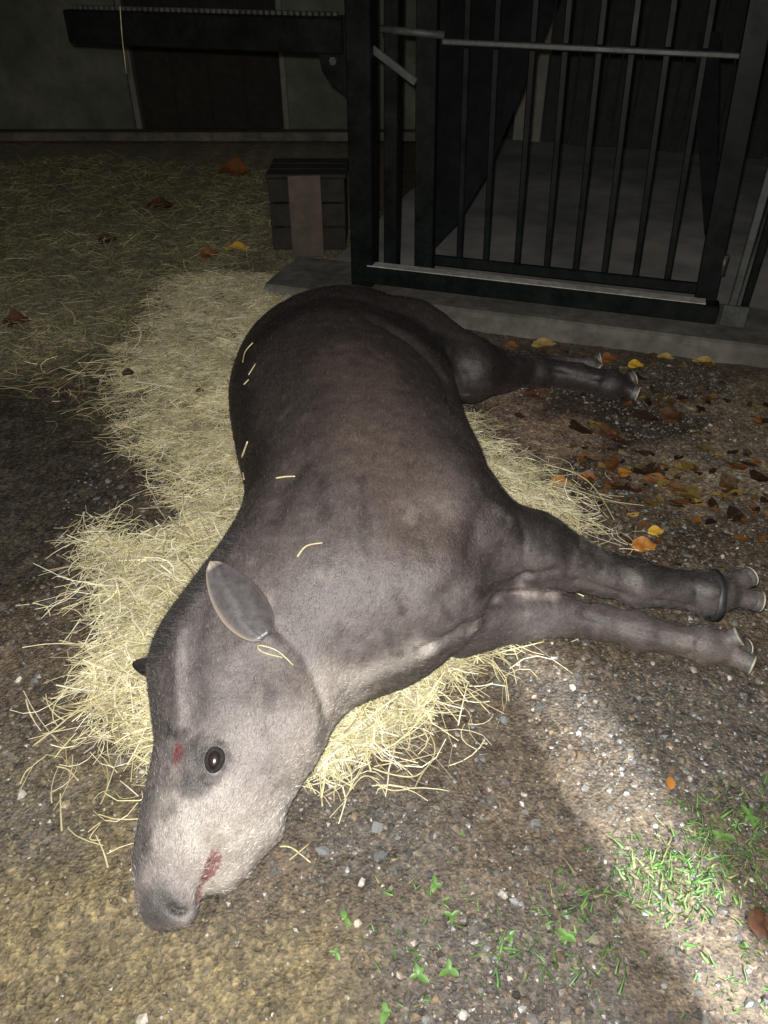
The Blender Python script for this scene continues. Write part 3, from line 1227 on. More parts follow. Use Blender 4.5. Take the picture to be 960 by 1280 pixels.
m, nt, b, nd, lk = new_mat('tapir_hide')
a = N(nt, 'ShaderNodeAttribute', attribute_name='hide')
s_ = N(nt, 'ShaderNodeAttribute', attribute_name='sore')
pos = geo_pos(nt)
mp = N(nt, 'ShaderNodeMapping')
mp.inputs['Scale'].default_value = (1.0, 0.42, 1.0)
mp.inputs['Rotation'].default_value = (0, 0, R(20))
lk.new(pos, mp.inputs[0])
h1 = noise(nt, 420, 4, 0.7, mp.outputs[0], 0.3)
h2 = noise(nt, 26, 5, 0.65, pos)
h3 = noise(nt, 120, 4, 0.7, pos, 0.5)
r1 = ramp(nt, h1.outputs[0], [(0.3, (0.62, 0.61, 0.60)), (0.7, (1.45, 1.44, 1.42))])
c = mixc(nt, 1.0, a.outputs['Color'], r1.outputs[0], 'MULTIPLY')
r2 = ramp(nt, h2.outputs[0], [(0.3, (0.78, 0.76, 0.75)), (0.7, (1.25, 1.24, 1.22))])
c = mixc(nt, 1.0, c, r2.outputs[0], 'MULTIPLY')
r3 = ramp(nt, h3.outputs[0], [(0.30, (0.55, 0.52, 0.5)), (0.42, (1, 1, 1))])
c = mixc(nt, 0.6, c, r3.outputs[0], 'MULTIPLY')
r4 = ramp(nt, h3.outputs[0], [(0.35, (0.05, 0.012, 0.012)), (0.65, (0.15, 0.042, 0.042))])
sn_ = noise(nt, 85, 6, 0.75, pos, 0.8)
sm_ = ramp(nt, math_n(nt, 'ADD', s_.outputs['Fac'], math_n(nt, 'MULTIPLY', math_n(nt, 'SUBTRACT', sn_.outputs[0], 0.5), 2.4)), [(0.50, (0, 0, 0)), (0.78, (0.9, 0.9, 0.9))])
c = mixc(nt, sm_.outputs[0], c, r4.outputs[0])
wa = N(nt, 'ShaderNodeAttribute', attribute_name='wrinkle')
wv = N(nt, 'ShaderNodeTexVoronoi', feature='DISTANCE_TO_EDGE')
wv.inputs['Scale'].default_value = 95
wd = N(nt, 'ShaderNodeVectorMath', operation='MULTIPLY_ADD')
wn3 = noise(nt, 60, 3, 0.6, pos)
lk.new(wn3.outputs['Color'], wd.inputs[0])
wd.inputs[1].default_value = (0.02, 0.02, 0.02)
lk.new(pos, wd.inputs[2])
lk.new(wd.outputs[0], wv.inputs['Vector'])
wr = ramp(nt, wv.outputs['Distance'], [(0.0, (0, 0, 0)), (0.22, (1, 1, 1))])
wl = mixc(nt, 1.0, (1, 1, 1), wr.outputs[0])
wmix = mixc(nt, wa.outputs['Fac'], (1, 1, 1), wr.outputs[0])
c = mixc(nt, 0.16, c, wmix, 'MULTIPLY')
lk.new(c, b.inputs['Base Color'])
rr = ramp(nt, h2.outputs[0], [(0.3, (0.34,) * 3), (0.7, (0.52,) * 3)])
lk.new(rr.outputs[0], b.inputs['Roughness'])
b.inputs['Specular IOR Level'].default_value = 0.42
bn = bump(nt, h1.outputs[0], 0.55, 0.0022)
bn = bump(nt, h3.outputs[0], 0.45, 0.0035, bn)
bn = bump(nt, wmix, 0.35, 0.0025, bn)
lk.new(bn, b.inputs['Normal'])
M['hide'] = m
ORG = np.array([0.0, 1.4, 0.0])
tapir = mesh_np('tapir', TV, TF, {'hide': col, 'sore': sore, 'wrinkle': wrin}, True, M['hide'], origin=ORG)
tag(tapir, 'large grey brown tapir lying on its side on the straw', 'tapir')


def sub_part(o):
    o.parent = tapir
    o.matrix_parent_inverse = tapir.matrix_basis.inverted()
    return o


# eye and lids
m, nt, b, nd, lk = new_mat('eye_black')
n = noise(nt, 60, 3, 0.5, objvec(nt))
r_ = ramp(nt, n.outputs[0], [(0.3, (0.006, 0.005, 0.005)), (0.7, (0.02, 0.014, 0.011))])
lk.new(r_.outputs[0], b.inputs['Base Color'])
b.inputs['Roughness'].default_value = 0.29
b.inputs['Specular IOR Level'].default_value = 0.9
M['eye'] = m


def frame_at(px, py, toward):
    p, n = hit(px, py)
    q, _ = hit(*toward)
    t = q - p
    t -= n * (t @ n)
    t /= np.linalg.norm(t)
    return p, n, t, np.cross(n, t)


ep, en, et, es = frame_at(268, 950, (262, 985))
nu, nv = 28, 16
v = []
for i in range(nv + 1):
    th = math.pi * i / nv
    for k in range(nu):
        ph = 2 * math.pi * k / nu
        v.append(ep - en * 0.004 + en * 0.0125 * math.cos(th) + et * 0.0165 * math.sin(th) * math.cos(ph) + es * 0.0122 * math.sin(th) * math.sin(ph))
i = (np.arange(nv)[:, None] * nu + np.arange(nu)[None, :])
j = (np.arange(nv)[:, None] * nu + (np.arange(nu)[None, :] + 1) % nu)
q = np.stack([i.ravel(), (i + nu).ravel(), (j + nu).ravel(), j.ravel()], 1)
sub_part(mesh_np('eye', np.array(v), q, smooth=True, mat=M['eye']))
M['lid'] = simple('lid_skin', (0.010, 0.008, 0.008), (0.028, 0.024, 0.022), 140, 0.8, 0.5, 0.0012, 0.08)
ring = []
for k in range(40):
    ph = 2 * math.pi * k / 40
    pr = ep + et * 0.0185 * math.cos(ph) + es * 0.0138 * math.sin(ph) * (1 - 0.15 * math.cos(ph))
    loc, nn, ii, dd = bvh.find_nearest(Vector(pr))
    ring.append(np.array(loc) + en * 0.0005)
ring.append(ring[0])
mb = MB()
mb.tube(ring, [0.0044 + 0.0006 * math.sin(k * 0.157) for k in range(41)], 8, cap=False)
sub_part(mb.build('eyelid', M['lid'], None, True))


# ears: cupped leaves
def ear(base, tip, up_, width, cup, mat, curl=0.25, name='ear'):
    base, tip, up_ = (np.asarray(w, float) for w in (base, tip, up_))
    L = tip - base
    ln = np.linalg.norm(L)
    e = L / ln
    sd = np.cross(up_, e)
    sd /= np.linalg.norm(sd)
    n = np.cross(e, sd)
    nu, nv = 22, 13
    lay = []
    rim = []
    for sgn in (1, -1):
        g = []
        for i in range(nu):
            u = i / (nu - 1)
            w = width * max(math.sin(math.pi * min(0.035 + 0.965 * u ** 0.85, 1.0)), 0.0) ** 0.58 + 0.0008
            for k in range(nv):
                t = -1 + 2 * k / (nv - 1)
                h = cup * w * (t * t) + curl * ln * 0.25 * u * u
                h -= 0.05 * width * math.sin(u * 6 + t * 5) * (1 - abs(t))
                h += 0.018 * width * math.sin(t * 16 + u * 3) * (1 - u)
                g.append(base + e * ln * u + sd * w * t + n * (h + sgn * 0.0028))
                if sgn == 1:
                    rim.append(max(sstep(0.80, 0.97, abs(t)) * (0.3 + 0.7 * (t > 0)) * 0.8, sstep(0.90, 0.99, u)))
        lay.append(np.array(g))
    rim = np.array(rim)
    v = np.concatenate(lay)
    m_ = nu * nv
    i = (np.arange(nu - 1)[:, None] * nv + np.arange(nv - 1)[None, :]).ravel()
    q = np.stack([i, i + nv, i + nv + 1, i + 1], 1)
    q2 = q[:, ::-1] + m_
    ed = [k for k in range(nv)] + [r_ * nv + nv - 1 for r_ in range(1, nu)] + [(nu - 1) * nv + k for k in range(nv - 2, -1, -1)] + [r_ * nv for r_ in range(nu - 2, 0, -1)]
    ed = np.array(ed)
    nx = np.roll(ed, -1)
    q3 = np.stack([ed, nx, nx + m_, ed + m_], 1)
    return sub_part(mesh_np(name, v, np.concatenate([q, q2, q3]), {'rim': np.concatenate([rim, rim])}, True, mat))


m, nt, b, nd, lk = new_mat('ear_skin')
a = N(nt, 'ShaderNodeAttribute', attribute_name='rim')
n = noise(nt, 70, 4, 0.6, geo_pos(nt))
r_ = ramp(nt, n.outputs[0], [(0.3, (0.030, 0.026, 0.027)), (0.7, (0.058, 0.051, 0.052))])
c = mixc(nt, a.outputs['Fac'], r_.outputs[0], (0.30, 0.25, 0.20))
lk.new(c, b.inputs['Base Color'])
b.inputs['Roughness'].default_value = 0.42
lk.new(bump(nt, n.outputs[0], 0.4, 0.002), b.inputs['Normal'])
M['ear'] = m
M['ear_dark'] = simple('ear_dark', (0.016, 0.013, 0.013), (0.042, 0.036, 0.034), 90, 0.5, 0.4, 0.001, 0.3)
e0, n0 = hit(333, 796)
e1, n1 = hit(281, 722)
cdir = np.array([0, 0, CAM_H]) - e0
cdir /= np.linalg.norm(cdir)
ear(e0 + n0 * 0.0015, e1 + n1 * 0.055, 0.45 * n0 + cdir + np.array([0.25, 0, 0]), 0.0465, -0.24, M['ear'], 0.06)
p0 = P(205, 842, 0.16)
ear(p0 + np.array([0.01, 0, 0]), P(168, 830, 0.12), (0.1, -0.3, 0.95), 0.021, 0.3, M['ear_dark'], 0.1)

# hoof caps with pale rims on each toe
for a, b_, r_ in TOES:
    e = (b_ - a) / np.linalg.norm(b_ - a)
    mb = MB()
    mb.tube([b_ - e * r_ * 0.25, b_ + e * r_ * 0.25, b_ + e * r_ * 0.70, b_ + e * r_ * 0.98, b_ + e * r_ * 1.06], [r_ * 0.92, r_ * 1.06, r_ * 1.08, r_ * 0.96, r_ * 0.5], 14)
    hf = sub_part(mb.build('hoof', M['hoof'], None, True))
    mb = MB()
    mb.tube([b_ + e * r_ * 0.74, b_ + e * r_ * 0.80, b_ + e * r_ * 0.92, b_ + e * r_ * 0.97], [r_ * 1.04, r_ * 1.10, r_ * 1.05, r_ * 0.96], 14)
    rm = mb.build('hoof_rim', M['hoof_rim'], None, True)
    rm.parent = hf
    rm.matrix_parent_inverse = (tapir.matrix_basis).inverted() @ tapir.matrix_basis


# bristly mane along the crest
def hairs(name, roots, dirs, lens, rad, mat, col, seg=3):
    n = len(roots)
    P0 = roots
    sd = np.cross(dirs, rng.normal(size=(n, 3)))
    sd /= np.linalg.norm(sd, axis=1)[:, None]
    vs = []
    for i in range(seg + 1):
        t = i / seg
        c = P0 + dirs * (lens * t)[:, None] + sd * (lens * 0.25 * t * t)[:, None] * rng.uniform(-1, 1, n)[:, None]
        w = rad * (1 - 0.85 * t)
        s2 = np.cross(dirs, sd)
        wv_ = w[:, None] if np.ndim(w) else w
        vs += [c + sd * w[:, None] if np.ndim(w) else c + sd * w, c - sd * (0.5 * wv_) + s2 * (0.87 * wv_), c - sd * (0.5 * wv_) - s2 * (0.87 * wv_)]
    V = np.stack(vs, 1).reshape(-1, 3)
    st = 3 * (seg + 1)
    qs = []
    base = np.arange(n)[:, None] * st
    for i in range(seg):
        for k in range(3):
            k2 = (k + 1) % 3
            qs.append(np.concatenate([base + i * 3 + k, base + i * 3 + k2, base + i * 3 + 3 + k2, base + i * 3 + 3 + k], 1))
    return mesh_np(name, V, np.concatenate(qs), {'tone': np.repeat(col, st, axis=0)}, True, mat)


M['hair'] = attr_mat('bristle', 'tone', 0.45, 0.4)
cr = path([(312, 660), (294, 690), (272, 712), (252, 740), (236, 766), (216, 795), (208, 818)])
roots, dirs = [], []
for k in range(1300):
    t = rng.uniform(0, len(cr) - 1.001)
    i = int(t)
    p = cr[i] + (cr[i + 1] - cr[i]) * (t - i) + np.array([-0.03, 0.0, -0.015]) + rng.normal(size=3) * np.array([0.016, 0.012, 0.025])
    loc, nn, ii, dd = bvh.find_nearest(Vector(p))
    nn = np.array(nn)
    d = nn + np.array([-0.5, -0.35, 0.0]) + rng.normal(size=3) * 0.25
    roots.append(np.array(loc) - nn * 0.002)
    dirs.append(d / np.linalg.norm(d))
mane = hairs('mane', np.array(roots), np.array(dirs), rng.uniform(0.012, 0.028, 1300), 0.0008, M['hair'],
             np.tile([[0.028, 0.024, 0.022]], (1300, 1)) * rng.uniform(0.6, 1.6, (1300, 1)))
sub_part(mane)
mane['kind'] = 'stuff'

# short coat lying back along the body
cam_p = np.array([0, 0, CAM_H])
vd = cam_p - TV
vd /= np.linalg.norm(vd, axis=1)[:, None]
cand = np.nonzero(((TN * vd).sum(1) > -0.15) & (TV[:, 2] > 0.03))[0]
NF = 110000
pick = rng.choice(cand, NF)
flow = np.tile(np.array([0.15, 1.0, 0.0]), (NF, 1)) + rng.normal(size=(NF, 3)) * 0.22
lg = sstep(0.30, 0.48, TV[pick, 0])[:, None]
flow = flow * (1 - lg) + lg * (np.array([1.0, -0.05, -0.15]) + rng.normal(size=(NF, 3)) * 0.2)
nn = TN[pick]
flow -= nn * (flow * nn).sum(1)[:, None]
flow /= np.linalg.norm(flow, axis=1)[:, None]
dd_ = flow + nn * rng.uniform(0.10, 0.38, (NF, 1))
dd_ /= np.linalg.norm(dd_, axis=1)[:, None]
jit = rng.normal(size=(NF, 3)) * 0.003
jit -= nn * (jit * nn).sum(1)[:, None]
fur = hairs('coat', TV[pick] + jit - nn * 0.0006, dd_, rng.uniform(0.006, 0.013, NF), 0.00046, M['hair'], col[pick] * np.where(rng.random((NF, 1)) < 0.12, rng.uniform(1.8, 3.2, (NF, 1)), rng.uniform(0.4, 1.6, (NF, 1))), seg=1)
sub_part(fur)
fur['kind'] = 'stuff'

# strap round the ankle
mb = MB()
cA = P(888, 740, 0.143)
ax_ = P(905, 742, 0.14) - P(870, 738, 0.147)
ax_ /= np.linalg.norm(ax_)
u_ = np.cross(ax_, [0, 0, 1.0])
u_ /= np.linalg.norm(u_)
w_ = np.cross(u_, ax_)
nr = 40
vs, q = [], []
for k in range(nr):
    a = 2 * math.pi * k / nr
    rad = 0.0535 + 0.014 * max(0, math.cos(a + 0.5)) ** 3
    for s2 in (-0.0095, 0.0095):
        for dr in (0.0, 0.0025):
            vs.append(cA + ax_ * (s2 + 0.006 * math.cos(a)) + (u_ * math.cos(a) + w_ * math.sin(a)) * (rad + dr))
for k in range(nr):
    k2 = (k + 1) % nr
    for a, b2 in ((0, 1), (1, 3), (3, 2), (2, 0)):
        q.append([4 * k + a, 4 * k + b2, 4 * k2 + b2, 4 * k2 + a])
strap = mesh_np('strap', np.array(vs), np.array(q), smooth=True, mat=M['strap'], origin=cA)
tag(strap, 'narrow black strap round the ankle of the upper foreleg', 'strap')


# ------------------------------------------------------------------ straw
def strands(name, c, ang, length, width, bend, tilt, tone, mat, seg=4, sag=None, flat=0.35):
    """bent flattened stalks centred at c"""
    n = len(c)
    d0 = np.stack([np.cos(ang), np.sin(ang), np.zeros(n)], 1)
    s0 = np.stack([-np.sin(ang), np.cos(ang), np.zeros(n)], 1)
    V = []
    kink = rng.uniform(0.25, 0.75, n)
    kamt = np.where(rng.random(n) < 0.3, rng.normal(0, 0.35, n), 0.0)
    for i in range(seg + 1):
        t = i / seg
        u = t - 0.5
        side = bend * u * u * length * 1.6 + kamt * length * np.maximum(t - kink, 0)
        z = tilt * u * length - np.abs(bend) * 0.15 * length * u * u
        p = c + d0 * (u * length)[:, None] + s0 * side[:, None]
        p[:, 2] += z
        w = width * (1 - 0.35 * t)
        V += [p + s0 * w[:, None], p - s0 * w[:, None], p + np.array([0, 0, 1.0]) * (w * flat * 2)[:, None]]
    V = np.stack(V, 1).reshape(-1, 3)
    st = 3 * (seg + 1)
    base = np.arange(n)[:, None] * st
    qs = []
    for i in range(seg):
        for k in range(3):
            k2 = (k + 1) % 3
            qs.append(np.concatenate([base + i * 3 + k, base + i * 3 + k2, base + i * 3 + 3 + k2, base + i * 3 + 3 + k], 1))
    return mesh_np(name, V, np.concatenate(qs), {'tone': np.repeat(tone, st, axis=0)}, False, mat)


M['straw'] = attr_mat('straw', 'tone', 0.5, 0.35, 40, 0.3)


def straw_tones(n, far=0.0):
    base = np.array([0.50, 0.42, 0.20])
    pal = np.array([[0.68, 0.61, 0.40], [0.56, 0.49, 0.27], [0.48, 0.42, 0.22], [0.76, 0.70, 0.52], [0.38, 0.32, 0.16], [0.52, 0.49, 0.27], [0.62, 0.55, 0.34]])
    return pal[rng.integers(0, len(pal), n)] * rng.uniform(0.55, 1.18, (n, 1))


# the packed bed itself
def build_bed():
    lo = STRAW[0].min(0) - 0.08
    hi = STRAW[0].max(0) + 0.08
    xs = np.arange(lo[0], hi[0], 0.009)
    ys = np.arange(lo[1], hi[1], 0.009)
    X, Y = np.meshgrid(xs, ys, indexing='ij')
    xy = np.stack([X.ravel(), Y.ravel()], 1)
    p3 = np.concatenate([xy, np.zeros((len(xy), 1))], 1)
    z = mound(xy) + 0.006 * fbm(p3, 45, 8, 2) - 0.004
    zg = ground_z(xy)
    d = straw_d(xy)
    z = np.where(d < 0.05, np.maximum(z, zg - 0.02), -0.06)
    z[mound(xy) < 0.006] = -0.06
    keep = (z > -0.05)
    i = (np.arange(len(xs) - 1)[:, None] * len(ys) + np.arange(len(ys) - 1)[None, :]).ravel()
    q = np.stack([i, i + len(ys), i + len(ys) + 1, i + 1], 1)
    q = q[keep[q].all(1)]
    used = np.unique(q)
    remap = np.full(len(xy), -1)
    remap[used] = np.arange(len(used))
    m, nt, b, nd, lk = new_mat('straw_bed')
    pos = geo_pos(nt)
    outs = []
    for sc, rot in (((18, 260, 60), 0.3), ((260, 20, 60), 0.5), ((60, 220, 60), 1.1)):
        mp = N(nt, 'ShaderNodeMapping')
        mp.inputs['Scale'].default_value = sc
        mp.inputs['Rotation'].default_value = (0, 0, rot)
        lk.new(pos, mp.inputs[0])
        outs.append(noise(nt, 1.0, 3, 0.6, mp.outputs[0], 0.6).outputs[0])
    mx = math_n(nt, 'MAXIMUM', outs[0], math_n(nt, 'MAXIMUM', outs[1], outs[2]))
    r = ramp(nt, mx, [(0.42, (0.05, 0.04, 0.022)), (0.58, (0.20, 0.168, 0.088)), (0.75, (0.48, 0.42, 0.25))])
    lk.new(r.outputs[0], b.inputs['Base Color'])
    b.inputs['Roughness'].default_value = 0.7
    lk.new(bump(nt, mx, 0.9, 0.008), b.inputs['Normal'])
    v = np.concatenate([xy, z[:, None]], 1)[used]
    o = mesh_np('straw_bed', v, remap[q], smooth=True, mat=m)
    tag(o, 'packed bed of pale yellow straw under the tapir', 'straw', kind='stuff')


build_bed()

# region under the animal's middle is hidden: skip it
HID = gpoly([(330, 470), (420, 420), (540, 480), (560, 620), (480, 740), (330, 780), (340, 620)], 0.05)


def scatter(n, test, lo, hi):
    out = []
    got = 0
    while got < n:
        c = rng.uniform(lo, hi, (n * 2, 2))
        c = c[test(c)]
        out.append(c)
        got += len(c)
    return np.concatenate(out)[:n]


lo, hi = STRAW[0].min(0) - 0.1, STRAW[0].max(0) + 0.1


def t_bed(c):
    p3 = np.concatenate([c, np.zeros((len(c), 1))], 1)
    d = straw_d(c) + 0.055 * fbm(p3, 8, 31, 3)
    fw = sstep(1.6, 2.3, c[:, 1])
    k = rng.random(len(c)) < sstep(0, 1, (0.03 + 0.05 * fw - d) / (0.09 + 0.12 * fw)) * (0.35 + 0.65 * sstep(-0.25, 0.25, fbm(p3, 22, 77, 2)))
    return k & (poly_sdf(c, HID) > 0)


NS = 34000
c = scatter(NS, t_bed, lo, hi)
z = mound(c) + rng.uniform(-0.004, 0.016, NS) * sstep(0.0, 0.03, mound(c)) + 0.002
zg = ground_z(c)
c3 = np.concatenate([c, np.maximum(z, zg + 0.003)[:, None]], 1)
p3 = np.concatenate([c, np.zeros((NS, 1))], 1)
ang = fbm(p3, 7, 66, 2) * 7.0 + rng.normal(0, 0.75, NS)
ang = np.where(rng.random(NS) < 0.35, rng.uniform(0, 6.3, NS), ang)
clump = (0.90 + 0.50 * fbm(p3, 11, 69, 3))[:, None]
straw = strands('loose_straw', c3, ang, rng.gamma(2.2, 0.022, NS) + 0.02, np.clip(rng.lognormal(math.log(0.0009), 0.45, NS), 0.0004, 0.0028),
                rng.normal(0, 0.8, NS), rng.normal(0, 0.20, NS), straw_tones(NS) * np.clip(clump, 0.35, 1.25), M['straw'])
tag(straw, 'tangled loose straw stalks heaped round the tapir', 'straw', kind='stuff')

# longer single stalks lying on top of the bed
def t_top(c):
    return (straw_d(c) < 0.0) & (poly_sdf(c, HID) > 0) & (rng.random(len(c)) < sstep(2.2, 0.9, c[:, 1]) + 0.12)


NU = 2600
c = scatter(NU, t_top, lo, hi)
c3 = np.concatenate([c, (mound(c) + rng.uniform(0.012, 0.028, NU))[:, None]], 1)
tops = strands('straw_top', c3, rng.uniform(0, 6.3, NU), rng.gamma(4, 0.024, NU) + 0.02, rng.uniform(0.0012, 0.0024, NU), rng.normal(0, 0.7, NU),
               rng.normal(0, 0.15, NU), straw_tones(NU) * 1.08, M['straw'], flat=0.2)
tag(tops, 'longer pale straw stalks lying loose on top of the bed', 'straw', kind='stuff')

# hay litter thinning out over the ground to the left and behind
LITTER = gpoly([(-260, 215), (120, 195), (330, 215), (330, 320), (200, 350), (190, 400), (150, 430), (170, 560), (90, 500), (-50, 470), (-300, 470)])


def t_lit(c):
    p3 = np.concatenate([c, np.zeros((len(c), 1))], 1)
    d = poly_sdf(c, LITTER) + 0.1 * fbm(p3, 5, 60, 3)
    return (rng.random(len(c)) < sstep(0.12, -0.1, d) * (0.35 + 0.65 * sstep(-0.1, 0.3, fbm(p3, 6, 63, 3)))) & (c[:, 1] < 7.0)


NL = 9500
c = scatter(NL, t_lit, LITTER.min(0) - 0.1, LITTER.max(0) + 0.1)
c3 = np.concatenate([c, (ground_z(c) + rng.uniform(0.002, 0.02, NL))[:, None]], 1)
tn = straw_tones(NL) * np.array([1.0, 0.97, 0.85]) * rng.uniform(0.35, 1.15, (NL, 1))
g_ = rng.random(NL) < 0.28
tn[g_] = np.array([0.12, 0.15, 0.055]) * rng.uniform(0.6, 1.5, (g_.sum(), 1))
lit = strands('hay_litter', c3, rng.uniform(0, 6.3, NL), rng.gamma(4, 0.02, NL) + 0.02, rng.uniform(0.0008, 0.002, NL), rng.normal(0, 0.6, NL),
              rng.normal(0, 0.25, NL), tn, M['straw'])
tag(lit, 'sparse dull hay and grass litter on the ground at left', 'hay', kind='stuff')

# stray stalks near the bed edges
NT = 520
EDGE = [gpoly([(30, 900), (180, 900), (190, 1060), (60, 1080)]), gpoly([(400, 900), (600, 800), (680, 790), (560, 960), (440, 1010)]),
        gpoly([(640, 560), (780, 600), (800, 680), (720, 680)]), gpoly([(80, 640), (190, 640), (130, 900), (70, 880)])]


def t_st(c):
    return np.min([poly_sdf(c, e) for e in EDGE], 0) + 0.05 * rng.normal(size=len(c)) < 0


al = np.concatenate(EDGE)
c = scatter(NT, t_st, al.min(0) - 0.1, al.max(0) + 0.1)
keep = rng.random(NT) < sstep(0.22, 0.0, straw_d(c)) + 0.06
c = c[keep]
c3 = np.concatenate([c, (ground_z(c) + rng.uniform(0.003, 0.012, len(c)))[:, None]], 1)
n = len(c)
st_ = strands('stray_straw', c3, rng.uniform(0, 6.3, n), rng.gamma(4, 0.018, n) + 0.03, rng.uniform(0.0009, 0.0019, n), rng.normal(0, 0.7, n),
              rng.normal(0, 0.12, n), straw_tones(n) * 1.05, M['straw'])
tag(st_, 'stray straw stalks scattered round the edge of the bed', 'straw', kind='stuff')

# single stalks that stand out
m_st = simple('stalk', (0.26, 0.215, 0.10), (0.56, 0.49, 0.29), 90, 0.5, 0.2, 0.0005, 0.35)


def stalk(pts, w, label, sm=4):
    pts = np.array(pts)
    t = np.linspace(0, len(pts) - 1, (len(pts) - 1) * sm + 1)
    pp = np.array([catmull(pts, k) for k in t])
    mb = MB()
    mb.tube(pp, np.linspace(w, w * 0.7, len(pp)), 6)
    o = mb.build('straw_stalk', m_st, None, True, origin=pts[0])
    return tag(o, label, 'straw stalk')


def on(px, py, h=0.004):
    p, n = hit(px, py)
    return p + n * h


def gz(px, py, h=0.006):
    p = P(px, py, 0.0)
    z = max(float(ground_z(p[None, :2])[0]), float(mound(p[None, :2])[0])) + h
    return P(px, py, z)


stalk([on(322, 808), on(330, 806, 0.008), on(346, 815, 0.010), on(366, 833)], 0.0014, 'straw stalk folded in a loop on the cheek below the ear')
stalk([on(352, 823, 0.007), on(338, 819, 0.006), on(326, 814), on(322, 808)], 0.0013, 'thin returning half of the straw loop below the ear')
stalk([on(372, 697), on(384, 685, 0.008), on(404, 681, 0.008)], 0.0022, 'bent straw stalk lying on the neck above the ear')
stalk([on(346, 599), on(358, 598, 0.006), on(370, 597)], 0.0022, 'short straight straw bit on the upper back behind the neck')
stalk([on(305, 572, 0.006), on(313, 553, 0.008)], 0.0028, 'short pale straw bit on the back at the straw edge')
stalk([on(313, 470, 0.006), on(322, 457, 0.008)], 0.0020, 'short straw bit high on the rump side of the back')
stalk([on(318, 430, 0.006), on(310, 442, 0.010), on(306, 455, 0.008)], 0.0018, 'thin curved straw bit on the rump edge, highest on the back')
stalk([on(307, 482, 0.006), on(313, 476, 0.006)], 0.0024, 'tiny straw fleck just under the upper back straw bit')
stalk([on(306, 590, 0.005), on(308, 600, 0.006)], 0.0022, 'tiny straw fleck lowest on the back by the bed edge')
stalk([gz(42, 932), gz(70, 910, 0.010), gz(98, 886, 0.02), gz(120, 865, 0.04)], 0.0022, 'long straight straw stalk pointing down left from the bed')
stalk([gz(150, 935), gz(175, 930, 0.012), gz(190, 920, 0.03)], 0.0017, 'straw stalk poking out beside the forehead on the left')
stalk([gz(465, 960), gz(490, 968), gz(520, 970), gz(540, 950), gz(543, 930, 0.01), gz(530, 905, 0.015), gz(515, 885, 0.02)], 0.0019, 'curled straw stalk arching below the throat')
stalk([gz(430, 1000), gz(440, 985), gz(455, 970), gz(475, 975)], 0.0020, 'bent straw stalk nearest the jaw on the gravel')
stalk([gz(450, 944), gz(482, 936)], 0.0028, 'thick short straw piece lying below the throat straw')
stalk([gz(470, 980), gz(490, 988), gz(512, 986)], 0.0018, 'short wavy straw stalk lowest below the throat')
stalk([gz(403, 1008), gz(401, 985), gz(399, 965, 0.012)], 0.0022, 'upright straw stalk tucked against the jaw')
stalk([gz(520, 880, 0.012), gz(560, 878), gz(600, 868)], 0.0020, 'straight straw stalk pointing right below the chest')
stalk([gz(545, 840, 0.014), gz(600, 822, 0.01), gz(680, 802)], 0.0022, 'longest straw stalk reaching right below the lower foreleg')
stalk([gz(535, 832, 0.02), gz(575, 828, 0.012), gz(610, 838)], 0.0018, 'straw stalk sagging just under the chest')
stalk([gz(350, 1058), gz(365, 1060), gz(388, 1078)], 0.0019, 'bent straw stalk alone on the mud right of the mouth')
stalk([gz(362, 1075), gz(386, 1055)], 0.0016, 'short straw stalk crossing another right of the mouth')
stalk([gz(25, 980), gz(32, 965), gz(42, 957)], 0.0018, 'small straw stalk by the white pebble at far left')
stalk([gz(70, 958), gz(85, 962), gz(98, 976)], 0.0018, 'small curved straw stalk on mud below the long one')
stalk([gz(110, 1040), gz(126, 1028), gz(112, 1048), gz(126, 1050)], 0.0014, 'tiny zigzag straw stalk on mud left of the snout')
stalk([gz(680, 580, 0.02), gz(720, 592, 0.02), gz(745, 612, 0.012), gz(768, 650)], 0.0022, 'arched straw stalk outermost right of the belly')
stalk([gz(700, 605, 0.02), gz(760, 625, 0.01), gz(806, 632)], 0.0014, 'fine straw stalk reaching right over the bare mud')
stalk([gz(720, 672), gz(740, 655, 0.015), gz(760, 668)], 0.0026, 'broad straw blade near the upper foreleg')
stalk([gz(100, 725), gz(108, 690, 0.02), gz(104, 655, 0.03), gz(120, 645, 0.02)], 0.0024, 'upright bent straw stalk at left corner of the bed')
stalk([gz(170, 850, 0.03), gz(250, 760, 0.05), gz(170, 770, 0.05)], 0.0016, 'long pale straw stalk across the bed beside the crest')
hs = [G(150, 8, 0.10), G(153, 50, 0.11), G(158, 92, 0.10)]
stalk(hs, 0.0022, 'thin yellow straw strand hanging from the black beam')

# ------------------------------------------------------------------ gravel
ico_v = []
ph = (1 + 5 ** 0.5) / 2
for a in (-1, 1):
    for b2 in (-ph, ph):
        ico_v += [(0, a, b2), (a, b2, 0), (b2, 0, a)]
ico_v = np.array(ico_v) / math.sqrt(1 + ph * ph)
D_ = np.linalg.norm(ico_v[:, None] - ico_v[None], axis=2)
el = D_[D_ > 0.01].min() * 1.1
ico_f = []
for a in range(12):
    for b2 in range(a + 1, 12):
        for c_ in range(b2 + 1, 12):
            if D_[a, b2] < el and D_[b2, c_] < el and D_[a, c_] < el:
                nrm = np.cross(ico_v[b2] - ico_v[a], ico_v[c_] - ico_v[a])
                ico_f.append((a, b2, c_) if nrm @ ico_v[a] > 0 else (a, c_, b2))
ico_f = np.array(ico_f)


